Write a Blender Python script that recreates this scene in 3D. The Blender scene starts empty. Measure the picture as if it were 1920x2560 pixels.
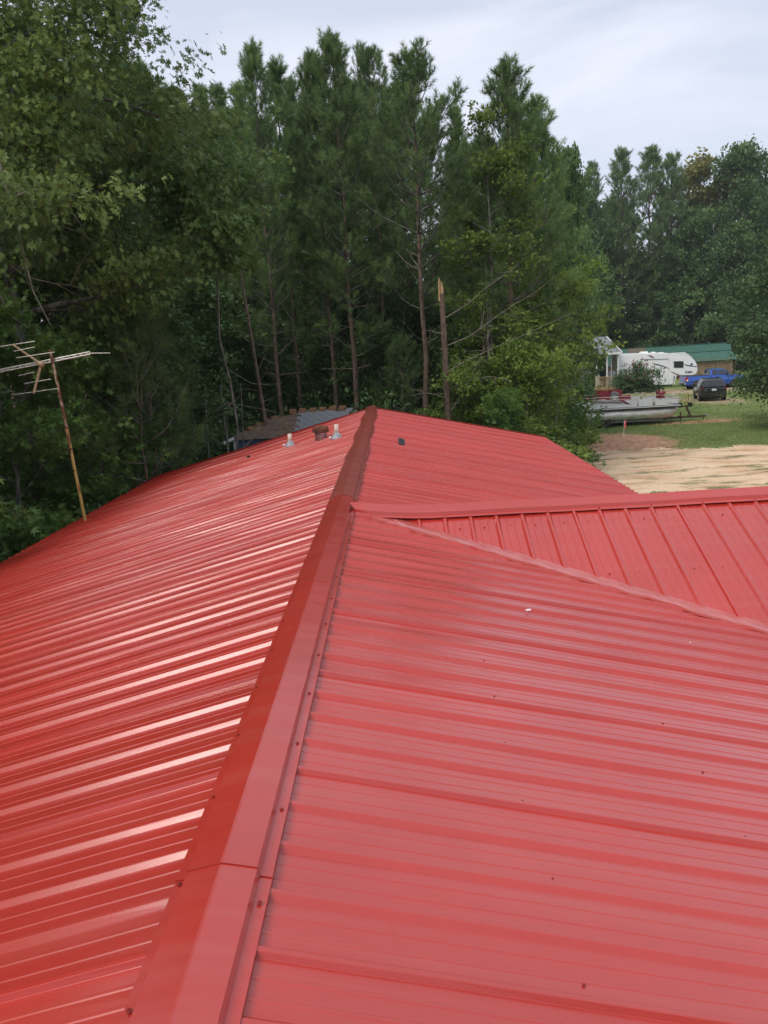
import bpy, math, random
import numpy as np
from mathutils import Vector, Matrix

random.seed(4)
C = bpy.context.scene.collection
SC = bpy.context.scene
R = math.radians

# ------------------------------------------------------------------ camera
cam = bpy.data.cameras.new('camera')
cam.sensor_fit = 'AUTO'
cam.sensor_width = 36.0
cam.lens = 36.0 * 1936.2 / 2560.0
cam.clip_end = 3000
cam.clip_start = 0.05
co = bpy.data.objects.new('camera', cam)
C.objects.link(co)
SC.camera = co
_r = Vector((0.9982693590803297, 0.010015860481338644, -0.05794798754198725))
_d = Vector((-0.05454111878166247, -0.21077956556848987, -0.9760108816508161))
_f = Vector((-0.021989840458551235, 0.9774823053526734, -0.20986850559107345))
_m = Matrix((_r, -_d, -_f)).transposed().to_4x4()
_m.translation = (0, 0, 5.4)
co.matrix_world = _m

# ------------------------------------------------------------------ sky, sun, exposure
SUN_EL, SUN_AZ = R(52), R(226)          # azimuth clockwise from +Y: behind the camera, to its left
world = bpy.data.worlds.new('World')
SC.world = world
world.use_nodes = True
wn, wl = world.node_tree.nodes, world.node_tree.links
wn.clear()
w_out = wn.new('ShaderNodeOutputWorld')
sky = wn.new('ShaderNodeTexSky')
sky.sky_type = 'NISHITA'
sky.sun_disc = False
sky.sun_elevation = SUN_EL
sky.sun_rotation = SUN_AZ
sky.air_density, sky.dust_density, sky.ozone_density = 1.0, 2.0, 1.5
bg1 = wn.new('ShaderNodeBackground'); bg1.inputs['Strength'].default_value = 0.06
wl.new(sky.outputs[0], bg1.inputs[0])
tc = wn.new('ShaderNodeTexCoord')
mp = wn.new('ShaderNodeMapping')
mp.inputs['Scale'].default_value = (1.0, 1.6, 3.6)
mp.inputs['Rotation'].default_value = (0.0, R(18), R(-12))
mp.inputs['Location'].default_value = (1.7, 0.2, 0.4)
wl.new(tc.outputs['Generated'], mp.inputs[0])
nz = wn.new('ShaderNodeTexNoise')
nz.inputs['Scale'].default_value = 2.3
nz.inputs['Detail'].default_value = 7
nz.inputs['Roughness'].default_value = 0.52
nz.inputs['Distortion'].default_value = 0.5
wl.new(mp.outputs[0], nz.inputs['Vector'])
rp = wn.new('ShaderNodeValToRGB')
rp.color_ramp.elements[0].position = 0.34; rp.color_ramp.elements[0].color = (0.74, 0.74, 0.74, 1)
rp.color_ramp.elements[1].position = 0.66; rp.color_ramp.elements[1].color = (0.97, 0.97, 0.97, 1)
wl.new(nz.outputs[0], rp.inputs[0])
rc = wn.new('ShaderNodeValToRGB')
rc.color_ramp.elements[0].position = 0.35; rc.color_ramp.elements[0].color = (0.55, 0.595, 0.70, 1)
rc.color_ramp.elements[1].position = 0.68; rc.color_ramp.elements[1].color = (0.66, 0.67, 0.735, 1)
wl.new(nz.outputs[0], rc.inputs[0])
bg2 = wn.new('ShaderNodeBackground'); bg2.inputs['Strength'].default_value = 1.12
wl.new(rc.outputs[0], bg2.inputs[0])
mxs = wn.new('ShaderNodeMixShader')
wl.new(rp.outputs[0], mxs.inputs[0]); wl.new(bg1.outputs[0], mxs.inputs[1]); wl.new(bg2.outputs[0], mxs.inputs[2])
wl.new(mxs.outputs[0], w_out.inputs[0])

sun = bpy.data.lights.new('sun', 'SUN')
sun.energy = 1.5
sun.angle = R(26)
sun.color = (1.0, 0.95, 0.86)
so = bpy.data.objects.new('sun', sun)
C.objects.link(so)
_sd = Vector((math.sin(SUN_AZ) * math.cos(SUN_EL), math.cos(SUN_AZ) * math.cos(SUN_EL), math.sin(SUN_EL)))
so.rotation_euler = _sd.to_track_quat('Z', 'Y').to_euler()
so.location = (-20, -20, 40)

SC.view_settings.view_transform = 'Standard'
SC.view_settings.look = 'None'
SC.view_settings.exposure = 0.47
SC.view_settings.gamma = 1.0
SC.view_settings.use_curve_mapping = False
SC.cycles.max_bounces = 8
SC.cycles.diffuse_bounces = 6
SC.cycles.glossy_bounces = 3
SC.cycles.transmission_bounces = 3
SC.cycles.transparent_max_bounces = 4
SC.cycles.sample_clamp_indirect = 4.0


# ------------------------------------------------------------------ materials
def mat(name, col, rough=0.6, metal=0.0, var=0.0, vscale=4.0, col2=None, bump=0.0, bscale=20.0, stretch=None, spec=0.5,
        coat=0.0, lo=0.35, hi=0.65):
    m = bpy.data.materials.new(name)
    m.use_nodes = True
    n, l = m.node_tree.nodes, m.node_tree.links
    b = n['Principled BSDF']
    b.inputs['Base Color'].default_value = (*col, 1)
    b.inputs['Roughness'].default_value = rough
    b.inputs['Metallic'].default_value = metal
    b.inputs['Specular IOR Level'].default_value = spec
    b.inputs['Coat Weight'].default_value = coat
    t = n.new('ShaderNodeTexCoord')
    vec = t.outputs['Object']
    if stretch:
        q = n.new('ShaderNodeMapping'); q.inputs['Scale'].default_value = stretch
        l.new(vec, q.inputs[0]); vec = q.outputs[0]
    if var or col2:
        z = n.new('ShaderNodeTexNoise'); z.inputs['Scale'].default_value = vscale; z.inputs['Detail'].default_value = 6
        l.new(vec, z.inputs['Vector'])
        r = n.new('ShaderNodeValToRGB')
        c2 = col2 or tuple(min(1, c * (1 + var)) for c in col)
        c1 = col if col2 else tuple(c * (1 - var) for c in col)
        r.color_ramp.elements[0].position = lo; r.color_ramp.elements[0].color = (*c1, 1)
        r.color_ramp.elements[1].position = hi; r.color_ramp.elements[1].color = (*c2, 1)
        l.new(z.outputs[0], r.inputs[0]); l.new(r.outputs[0], b.inputs['Base Color'])
    if bump:
        z2 = n.new('ShaderNodeTexNoise'); z2.inputs['Scale'].default_value = bscale; z2.inputs['Detail'].default_value = 5
        l.new(vec, z2.inputs['Vector'])
        u = n.new('ShaderNodeBump'); u.inputs['Strength'].default_value = bump; u.inputs['Distance'].default_value = 0.02
        l.new(z2.outputs[0], u.inputs['Height']); l.new(u.outputs[0], b.inputs['Normal'])
    return m


def leaf_mat(name, dark, light, trans=0.25, rough=0.5, spec=0.25):
    m = bpy.data.materials.new(name)
    m.use_nodes = True
    n, l = m.node_tree.nodes, m.node_tree.links
    b = n['Principled BSDF']
    at = n.new('ShaderNodeAttribute'); at.attribute_name = 'tint'
    r = n.new('ShaderNodeMix'); r.data_type = 'RGBA'
    r.inputs[6].default_value = (*dark, 1); r.inputs[7].default_value = (*light, 1)
    l.new(at.outputs['Fac'], r.inputs[0])
    oi = n.new('ShaderNodeObjectInfo')
    hs = n.new('ShaderNodeHueSaturation')
    mr = n.new('ShaderNodeMapRange'); mr.inputs[3].default_value = 0.82; mr.inputs[4].default_value = 1.15
    l.new(oi.outputs['Random'], mr.inputs[0]); l.new(mr.outputs[0], hs.inputs['Value'])
    l.new(r.outputs[2], hs.inputs['Color'])
    l.new(hs.outputs[0], b.inputs['Base Color'])
    b.inputs['Roughness'].default_value = rough
    b.inputs['Specular IOR Level'].default_value = spec
    tr = n.new('ShaderNodeBsdfTranslucent')
    l.new(hs.outputs[0], tr.inputs[0])
    mx = n.new('ShaderNodeMixShader'); mx.inputs[0].default_value = trans
    l.new(b.outputs[0], mx.inputs[1]); l.new(tr.outputs[0], mx.inputs[2])
    l.new(mx.outputs[0], n['Material Output'].inputs[0])
    return m


def roof_mat(name, col, rough=0.33, dusty=0.0):
    """painted steel: gloss with faint oil-canning along the sheet, fine dust and scuffs"""
    m = bpy.data.materials.new(name)
    m.use_nodes = True
    n, l = m.node_tree.nodes, m.node_tree.links
    b = n['Principled BSDF']
    t = n.new('ShaderNodeTexCoord')
    g = n.new('ShaderNodeNewGeometry')
    z = n.new('ShaderNodeTexNoise'); z.inputs['Scale'].default_value = 1.3; z.inputs['Detail'].default_value = 8; z.inputs['Roughness'].default_value = 0.65
    l.new(g.outputs['Position'], z.inputs['Vector'])
    r = n.new('ShaderNodeValToRGB')
    r.color_ramp.elements[0].position = 0.3; r.color_ramp.elements[0].color = (*[c * 0.90 for c in col], 1)
    r.color_ramp.elements[1].position = 0.75; r.color_ramp.elements[1].color = (*[min(1, c * 1.06 + dusty) for c in col], 1)
    l.new(z.outputs[0], r.inputs[0]); l.new(r.outputs[0], b.inputs['Base Color'])
    z3 = n.new('ShaderNodeTexNoise'); z3.inputs['Scale'].default_value = 3.0; z3.inputs['Detail'].default_value = 9; z3.inputs['Roughness'].default_value = 0.7
    l.new(g.outputs['Position'], z3.inputs['Vector'])
    mr = n.new('ShaderNodeMapRange'); mr.inputs[1].default_value = 0.3; mr.inputs[2].default_value = 0.7
    mr.inputs[3].default_value = rough - 0.05; mr.inputs[4].default_value = rough + 0.09
    l.new(z3.outputs[0], mr.inputs[0]); l.new(mr.outputs[0], b.inputs['Roughness'])
    mp_ = n.new('ShaderNodeMapping'); mp_.inputs['Scale'].default_value = (0.7, 2.0, 0.7)
    l.new(g.outputs['Position'], mp_.inputs[0])
    z2 = n.new('ShaderNodeTexNoise'); z2.inputs['Scale'].default_value = 1.5; z2.inputs['Detail'].default_value = 2
    l.new(mp_.outputs[0], z2.inputs['Vector'])
    z4 = n.new('ShaderNodeTexNoise'); z4.inputs['Scale'].default_value = 420; z4.inputs['Detail'].default_value = 2
    l.new(g.outputs['Position'], z4.inputs['Vector'])
    u = n.new('ShaderNodeBump'); u.inputs['Strength'].default_value = 0.5; u.inputs['Distance'].default_value = 0.03
    l.new(z2.outputs[0], u.inputs['Height'])
    u2 = n.new('ShaderNodeBump'); u2.inputs['Strength'].default_value = 0.10; u2.inputs['Distance'].default_value = 0.001
    l.new(z4.outputs[0], u2.inputs['Height']); l.new(u.outputs[0], u2.inputs['Normal'])
    l.new(u2.outputs[0], b.inputs['Normal'])
    b.inputs['Specular IOR Level'].default_value = 0.45
    b.inputs['Coat Weight'].default_value = 0.8; b.inputs['Coat Roughness'].default_value = 0.19
    # slight sheet-to-sheet fade, and thin dusty runs down the slope
    oi = n.new('ShaderNodeObjectInfo'); hv = n.new('ShaderNodeHueSaturation')
    mv = n.new('ShaderNodeMapRange'); mv.inputs[3].default_value = 0.94; mv.inputs[4].default_value = 1.05
    l.new(oi.outputs['Random'], mv.inputs[0]); l.new(mv.outputs[0], hv.inputs['Value'])
    mq = n.new('ShaderNodeMapping'); mq.inputs['Scale'].default_value = (0.35, 9.0, 0.35)
    l.new(g.outputs['Position'], mq.inputs[0])
    z5 = n.new('ShaderNodeTexNoise'); z5.inputs['Scale'].default_value = 1.6; z5.inputs['Detail'].default_value = 7
    l.new(mq.outputs[0], z5.inputs['Vector'])
    rs = n.new('ShaderNodeMapRange'); rs.inputs[1].default_value = 0.50; rs.inputs[2].default_value = 0.78; rs.inputs[3].default_value = 0.0; rs.inputs[4].default_value = 0.16
    l.new(z5.outputs[0], rs.inputs[0])
    md = n.new('ShaderNodeMix'); md.data_type = 'RGBA'; md.inputs[7].default_value = (0.40, 0.16, 0.12, 1)
    l.new(rs.outputs[0], md.inputs[0]); l.new(r.outputs[0], md.inputs[6])
    l.new(md.outputs[2], hv.inputs['Color']); l.new(hv.outputs[0], b.inputs['Base Color'])
    return m


M = {}
RED = (0.455, 0.031, 0.020)
M['roof'] = roof_mat('red_painted_steel', RED, 0.29)
M['cap'] = roof_mat('red_ridge_steel', (0.435, 0.029, 0.019), 0.30)
M['capold'] = roof_mat('weathered_red_steel', (0.30, 0.038, 0.022), 0.5)  # older brown cap, with dark reflections of the trees put into its colour
M['flash'] = roof_mat('pale_scuffed_red_steel', (0.50, 0.075, 0.06), 0.30, 0.04)
M['screw'] = mat('red_screw', (0.27, 0.025, 0.02), 0.5)
M['black'] = mat('black_rubber', (0.012, 0.012, 0.013), 0.7)
M['tyre'] = mat('tyre', (0.02, 0.02, 0.021), 0.85, var=0.3, vscale=20)
M['white'] = mat('white_paint', (0.78, 0.78, 0.78), 0.4, var=0.05, vscale=3)
M['pvc'] = mat('cream_pvc', (0.62, 0.50, 0.39), 0.45, var=0.08, vscale=9)
M['boot'] = mat('grey_lead_boot', (0.30, 0.33, 0.36), 0.6, 0.0, var=0.2, vscale=14)
M['galv'] = mat('galvanised_steel', (0.42, 0.43, 0.44), 0.42, 0.8, var=0.25, vscale=12)
M['rust'] = mat('rust', (0.055, 0.016, 0.009), 0.85, col2=(0.20, 0.06, 0.03), vscale=9, bump=0.5, bscale=40)
M['rustpole'] = mat('rusty_yellow_pole', (0.45, 0.31, 0.08), 0.6, col2=(0.16, 0.055, 0.02), vscale=3.0, stretch=(6, 6, 1.3), lo=0.52, hi=0.62)
M['rustpoletop'] = mat('rusted_pole_top', (0.42, 0.33, 0.2), 0.6, col2=(0.13, 0.045, 0.018), vscale=4.0, stretch=(5, 5, 2), lo=0.40, hi=0.5)
M['alu'] = mat('dull_aluminium', (0.66, 0.63, 0.56), 0.4, 0.35, var=0.2, vscale=10)
M['alutan'] = mat('tan_boom', (0.40, 0.29, 0.17), 0.55, 0.1, var=0.25, vscale=10)
M['hullalu'] = mat('weathered_pontoon_aluminium', (0.72, 0.70, 0.67), 0.36, 0.45, col2=(0.50, 0.46, 0.41), vscale=2.2, stretch=(1, 3, 4))
M['bark'] = mat('pine_bark', (0.085, 0.055, 0.04), 0.95, col2=(0.20, 0.135, 0.10), vscale=9, stretch=(1.5, 1.5, 0.5), bump=0.8, bscale=22)
M['barkgrey'] = mat('grey_oak_bark', (0.05, 0.045, 0.038), 0.95, col2=(0.19, 0.175, 0.15), vscale=8, stretch=(1, 1, 0.4), bump=0.7, bscale=18)
M['deadwood'] = mat('dead_branch_wood', (0.18, 0.145, 0.11), 0.9, col2=(0.30, 0.255, 0.20), vscale=8)
M['freshwood'] = mat('splintered_fresh_wood', (0.42, 0.24, 0.11), 0.8, col2=(0.58, 0.38, 0.20), vscale=16, stretch=(3, 3, 0.4))
M['siding'] = mat('beige_vinyl_siding', (0.62, 0.56, 0.48), 0.55, var=0.05, vscale=2)
M['trimw'] = mat('white_trim', (0.74, 0.73, 0.70), 0.5, var=0.05, vscale=5)
M['shingle'] = mat('grey_shingle', (0.13, 0.14, 0.155), 0.9, col2=(0.25, 0.26, 0.275), vscale=5, bump=0.4, bscale=60)
M['brownshingle'] = mat('brown_shingle', (0.10, 0.065, 0.045), 0.95, col2=(0.19, 0.13, 0.09), vscale=6, bump=0.5, bscale=60)
M['orangeshingle'] = mat('rusty_ridge_shingle', (0.23, 0.10, 0.04), 0.9, col2=(0.16, 0.09, 0.05), vscale=9, bump=0.4, bscale=50)
M['bluewall'] = mat('slate_blue_wall', (0.075, 0.12, 0.20), 0.6, var=0.12, vscale=3)
M['brownwall'] = mat('brown_board_wall', (0.17, 0.115, 0.065), 0.8, col2=(0.25, 0.175, 0.10), vscale=1.2, stretch=(3, 1, 0.6))
M['greenroof'] = mat('green_painted_steel', (0.045, 0.125, 0.092), 0.5, var=0.08, vscale=1.5)
M['rustpatch'] = mat('brown_rust_stain', (0.15, 0.10, 0.06), 0.8, col2=(0.09, 0.10, 0.06), vscale=2)
M['deck'] = mat('treated_deck_wood', (0.50, 0.36, 0.18), 0.7, var=0.2, vscale=5)
M['deckfloor'] = mat('orange_deck_floor', (0.45, 0.24, 0.10), 0.7, var=0.2, vscale=4)
M['glassd'] = mat('dark_window_glass', (0.015, 0.018, 0.02), 0.08, spec=0.8)
M['screen'] = mat('dark_porch_screen', (0.03, 0.032, 0.035), 0.7)
M['greycover'] = mat('grey_grill_cover', (0.26, 0.26, 0.28), 0.75, var=0.15, vscale=7, bump=0.6, bscale=7)
M['rvwhite'] = mat('rv_white_gelcoat', (0.80, 0.80, 0.80), 0.30, var=0.02, vscale=2)
M['navy'] = mat('navy_decal', (0.035, 0.04, 0.11), 0.35)
M['maroon'] = mat('maroon_decal', (0.16, 0.018, 0.035), 0.4)
M['greydecal'] = mat('grey_decal', (0.30, 0.30, 0.33), 0.4)
M['blue'] = mat('metallic_blue_paint', (0.012, 0.085, 0.42), 0.25, 0.25, coat=0.8)
M['suvblack'] = mat('black_car_paint', (0.014, 0.014, 0.017), 0.25, coat=0.7)
M['blackplastic'] = mat('black_plastic', (0.02, 0.02, 0.022), 0.6)
M['chrome'] = mat('chrome', (0.7, 0.7, 0.72), 0.15, 1.0)
M['redlens'] = mat('red_lamp_lens', (0.42, 0.012, 0.012), 0.2)
M['darklens'] = mat('dark_red_lamp_lens', (0.12, 0.008, 0.010), 0.2)
M['plate'] = mat('licence_plate', (0.72, 0.72, 0.72), 0.4, col2=(0.45, 0.47, 0.5), vscale=25)
M['plastic'] = mat('crumpled_clear_plastic', (0.52, 0.54, 0.57), 0.35, col2=(0.20, 0.21, 0.23), vscale=7, bump=0.8, bscale=12)
M['seatred'] = mat('faded_red_vinyl', (0.27, 0.03, 0.04), 0.6, var=0.15, vscale=5)
M['seatwhite'] = mat('cream_vinyl', (0.64, 0.58, 0.52), 0.55, var=0.1, vscale=5)
M['silverpanel'] = mat('silver_boat_panel', (0.70, 0.71, 0.73), 0.35, 0.0, var=0.06, vscale=3)
M['trailer'] = mat('rusty_dark_steel', (0.035, 0.028, 0.024), 0.7, col2=(0.10, 0.05, 0.03), vscale=6)
M['rimrust'] = mat('rusty_cream_rim', (0.50, 0.34, 0.22), 0.6, col2=(0.26, 0.11, 0.05), vscale=9)
M['flagpink'] = mat('pink_flag_plastic', (0.75, 0.13, 0.14), 0.6, var=0.1)
M['housewall'] = mat('tan_house_siding', (0.40, 0.35, 0.28), 0.7, var=0.06, vscale=2)
M['soffit'] = mat('red_fascia', (0.30, 0.03, 0.025), 0.5)

M['pine'] = leaf_mat('pine_needles', (0.092, 0.172, 0.062), (0.29, 0.4, 0.15), 0.50, 0.5)
M['pinebright'] = leaf_mat('young_pine_needles', (0.075, 0.14, 0.045), (0.15, 0.215, 0.07), 0.25, 0.45)
M['oak'] = leaf_mat('oak_leaves', (0.055, 0.1, 0.03), (0.24, 0.32, 0.085), 0.42, 0.5, 0.25)
M['oakbright'] = leaf_mat('sunlit_oak_leaves', (.070, .135, .036), (.22, .34, .10), 0.35, 0.5, 0.25)  # lit copy of the oak leaves, the sunlight put into the colour
M['gum'] = leaf_mat('sweetgum_leaves', (0.072, 0.15, 0.038), (0.18, 0.29, 0.065), 0.42, 0.45)
M['dark'] = leaf_mat('dark_broad_leaves', (0.07, 0.135, 0.048), (0.17, 0.265, 0.088), 0.32, 0.45)
M['yellow'] = leaf_mat('yellow_green_leaves', (0.115, 0.185, 0.034), (0.28, 0.36, 0.085), 0.47, 0.45)
M['autumn'] = leaf_mat('turning_leaves', (0.14, 0.17, 0.045), (0.36, 0.32, 0.1), 0.3, 0.5)
M['bush'] = leaf_mat('bush_leaves', (0.052, 0.1, 0.038), (0.125, 0.19, 0.075), 0.32, 0.45)
M['flower'] = leaf_mat('pink_blossoms', (0.26, 0.07, 0.09), (0.42, 0.17, 0.19), 0.25, 0.6)
M['grass'] = leaf_mat('grass_blades', (0.105, 0.165, 0.042), (0.235, 0.285, 0.085), 0.3, 0.6)
M['litter'] = leaf_mat('dry_litter', (0.10, 0.055, 0.03), (0.28, 0.18, 0.10), 0.05, 0.8)


# ------------------------------------------------------------------ object helpers
def link(name, me, parent=None, m=None, loc=None):
    o = bpy.data.objects.new(name, me)
    C.objects.link(o)
    if parent: o.parent = parent
    if m is not None and me is not None and len(me.materials) == 0: me.materials.append(m)
    if loc: o.location = loc
    return o


def tag(o, label=None, cat=None, group=None, kind=None):
    if label: o['label'] = label
    if cat: o['category'] = cat
    if group: o['group'] = group
    if kind: o['kind'] = kind
    return o


def thing(name, label, cat, loc=(0, 0, 0), rz=0.0, group=None, rot=None):
    o = bpy.data.objects.new(name, None)
    o.empty_display_size = 0.2
    C.objects.link(o)
    o.location = loc
    o.rotation_euler = rot or (0, 0, rz)
    return tag(o, label, cat, group)


def copy_tree(o, parent=None):
    c = o.copy(); C.objects.link(c)
    if parent: c.parent = parent
    for ch in list(o.children): copy_tree(ch, c)
    return c


class MB:
    """collects boxes, tubes, prisms as one mesh"""
    def __init__(s): s.v = []; s.f = []; s.sm = []

    def add(s, vs, fs, smooth=False):
        k = len(s.v); s.v += [tuple(v) for v in vs]
        s.f += [tuple(i + k for i in f) for f in fs]; s.sm += [smooth] * len(fs)
        return s

    def box(s, c, d, rz=0.0, rx=0.0, ry=0.0, taper=None):
        x, y, z = d[0] / 2, d[1] / 2, d[2] / 2
        tx, ty = taper or (1, 1)
        p = [(-x, -y, -z), (x, -y, -z), (x, y, -z), (-x, y, -z), (-x * tx, -y * ty, z), (x * tx, -y * ty, z), (x * tx, y * ty, z), (-x * tx, y * ty, z)]
        mt = Matrix.Rotation(rz, 3, 'Z') @ Matrix.Rotation(ry, 3, 'Y') @ Matrix.Rotation(rx, 3, 'X')
        p = [mt @ Vector(q) + Vector(c) for q in p]
        return s.add(p, [(0, 3, 2, 1), (4, 5, 6, 7), (0, 1, 5, 4), (1, 2, 6, 5), (2, 3, 7, 6), (3, 0, 4, 7)])

    def tube(s, pts, rad, n=8, cap=True, smooth=True):
        pts = [Vector(p) for p in pts]
        if not hasattr(rad, '__len__'): rad = [rad] * len(pts)
        vs, fs = [], []
        up = None
        for i, p in enumerate(pts):
            t = (pts[min(i + 1, len(pts) - 1)] - pts[max(i - 1, 0)]).normalized()
            if up is None:
                up = Vector((0, 0, 1)) if abs(t.z) < 0.9 else Vector((1, 0, 0))
            a = t.cross(up)
            if a.length < 1e-4: a = t.cross(Vector((0.3, 0.8, 0.5)))
            a.normalize(); b = t.cross(a); up = b.cross(t) if False else up
            for k in range(n):
                an = 2 * math.pi * k / n
                vs.append(p + (a * math.cos(an) + b * math.sin(an)) * rad[i])
        for i in range(len(pts) - 1):
            for k in range(n):
                k2 = (k + 1) % n
                fs.append((i * n + k, i * n + k2, (i + 1) * n + k2, (i + 1) * n + k))
        s.add(vs, fs, smooth)
        if cap:
            s.add(vs[:n], [tuple(range(n))]); s.add(vs[-n:], [tuple(range(n))[::-1]])
        return s

    def lathe(s, prof, c=(0, 0, 0), n=16, axis='Z', smooth=True):
        vs, fs = [], []
        for r, h in prof:
            for k in range(n):
                a = 2 * math.pi * k / n
                x, y = r * math.cos(a), r * math.sin(a)
                q = (x, y, h) if axis == 'Z' else ((h, x, y) if axis == 'X' else (x, h, y))
                vs.append((q[0] + c[0], q[1] + c[1], q[2] + c[2]))
        for i in range(len(prof) - 1):
            for k in range(n):
                k2 = (k + 1) % n
                fs.append((i * n + k, i * n + k2, (i + 1) * n + k2, (i + 1) * n + k))
        fs.append(tuple(range(n))[::-1]); fs.append(tuple((len(prof) - 1) * n + k for k in range(n)))
        return s.add(vs, fs, smooth)

    def prism(s, outline, y0, y1, taper=1.0, c=(0, 0)):
        """outline in (x,z), extruded along y; far/near inset by taper about centre c"""
        n = len(outline)
        vs = [(x, y0, z) for x, z in outline] + [(x, y1, z) for x, z in outline]
        fs = [tuple(range(n))[::-1], tuple(range(n, 2 * n))]
        fs += [(i, (i + 1) % n, n + (i + 1) % n, n + i) for i in range(n)]
        return s.add(vs, fs)

    def loft(s, secs, smooth=False, cap=True):
        n = len(secs[0]); vs = [p for q in secs for p in q]; fs = []
        for i in range(len(secs) - 1):
            for k in range(n):
                k2 = (k + 1) % n
                fs.append((i * n + k, i * n + k2, (i + 1) * n + k2, (i + 1) * n + k))
        if cap: fs += [tuple(range(n))[::-1], tuple((len(secs) - 1) * n + k for k in range(n))]
        return s.add(vs, fs, smooth)

    def mesh(s, name, m=None):
        me = bpy.data.meshes.new(name)
        me.from_pydata(s.v, [], s.f)
        me.polygons.foreach_set('use_smooth', s.sm)
        if m is not None: me.materials.append(m)
        me.update()
        return me

    def build(s, name, m, parent=None, bevel=0.0, seg=2):
        o = link(name, s.mesh(name, m), parent)
        if bevel:
            import bmesh
            bm = bmesh.new(); bm.from_mesh(o.data)
            bmesh.ops.recalc_face_normals(bm, faces=bm.faces)
            es = [e for e in bm.edges if len(e.link_faces) == 2 and e.calc_face_angle(0) > 0.5]
            bmesh.ops.bevel(bm, geom=es, offset=bevel, segments=seg, affect='EDGES', clamp_overlap=True)
            bm.to_mesh(o.data); bm.free()
            if seg > 1: o.data.polygons.foreach_set('use_smooth', [False] * len(o.data.polygons))
        return o


def tri_mesh(name, V, F, tint, m):
    """numpy triangles -> mesh, with a per-point colour variation"""
    me = bpy.data.meshes.new(name)
    nv, nf = len(V), len(F)
    me.vertices.add(nv); me.vertices.foreach_set('co', np.ascontiguousarray(V, np.float32).ravel())
    me.loops.add(nf * 3); me.loops.foreach_set('vertex_index', np.ascontiguousarray(F, np.int32).ravel())
    me.polygons.add(nf); me.polygons.foreach_set('loop_start', np.arange(0, nf * 3, 3, dtype=np.int32))
    a = me.attributes.new('tint', 'FLOAT', 'POINT'); a.data.foreach_set('value', np.ascontiguousarray(tint, np.float32))
    me.update(calc_edges=True)
    me.materials.append(m)
    return me


def gz(y):
    return -0.018 * (y - 48) if y > 48 else 0.0


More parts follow.
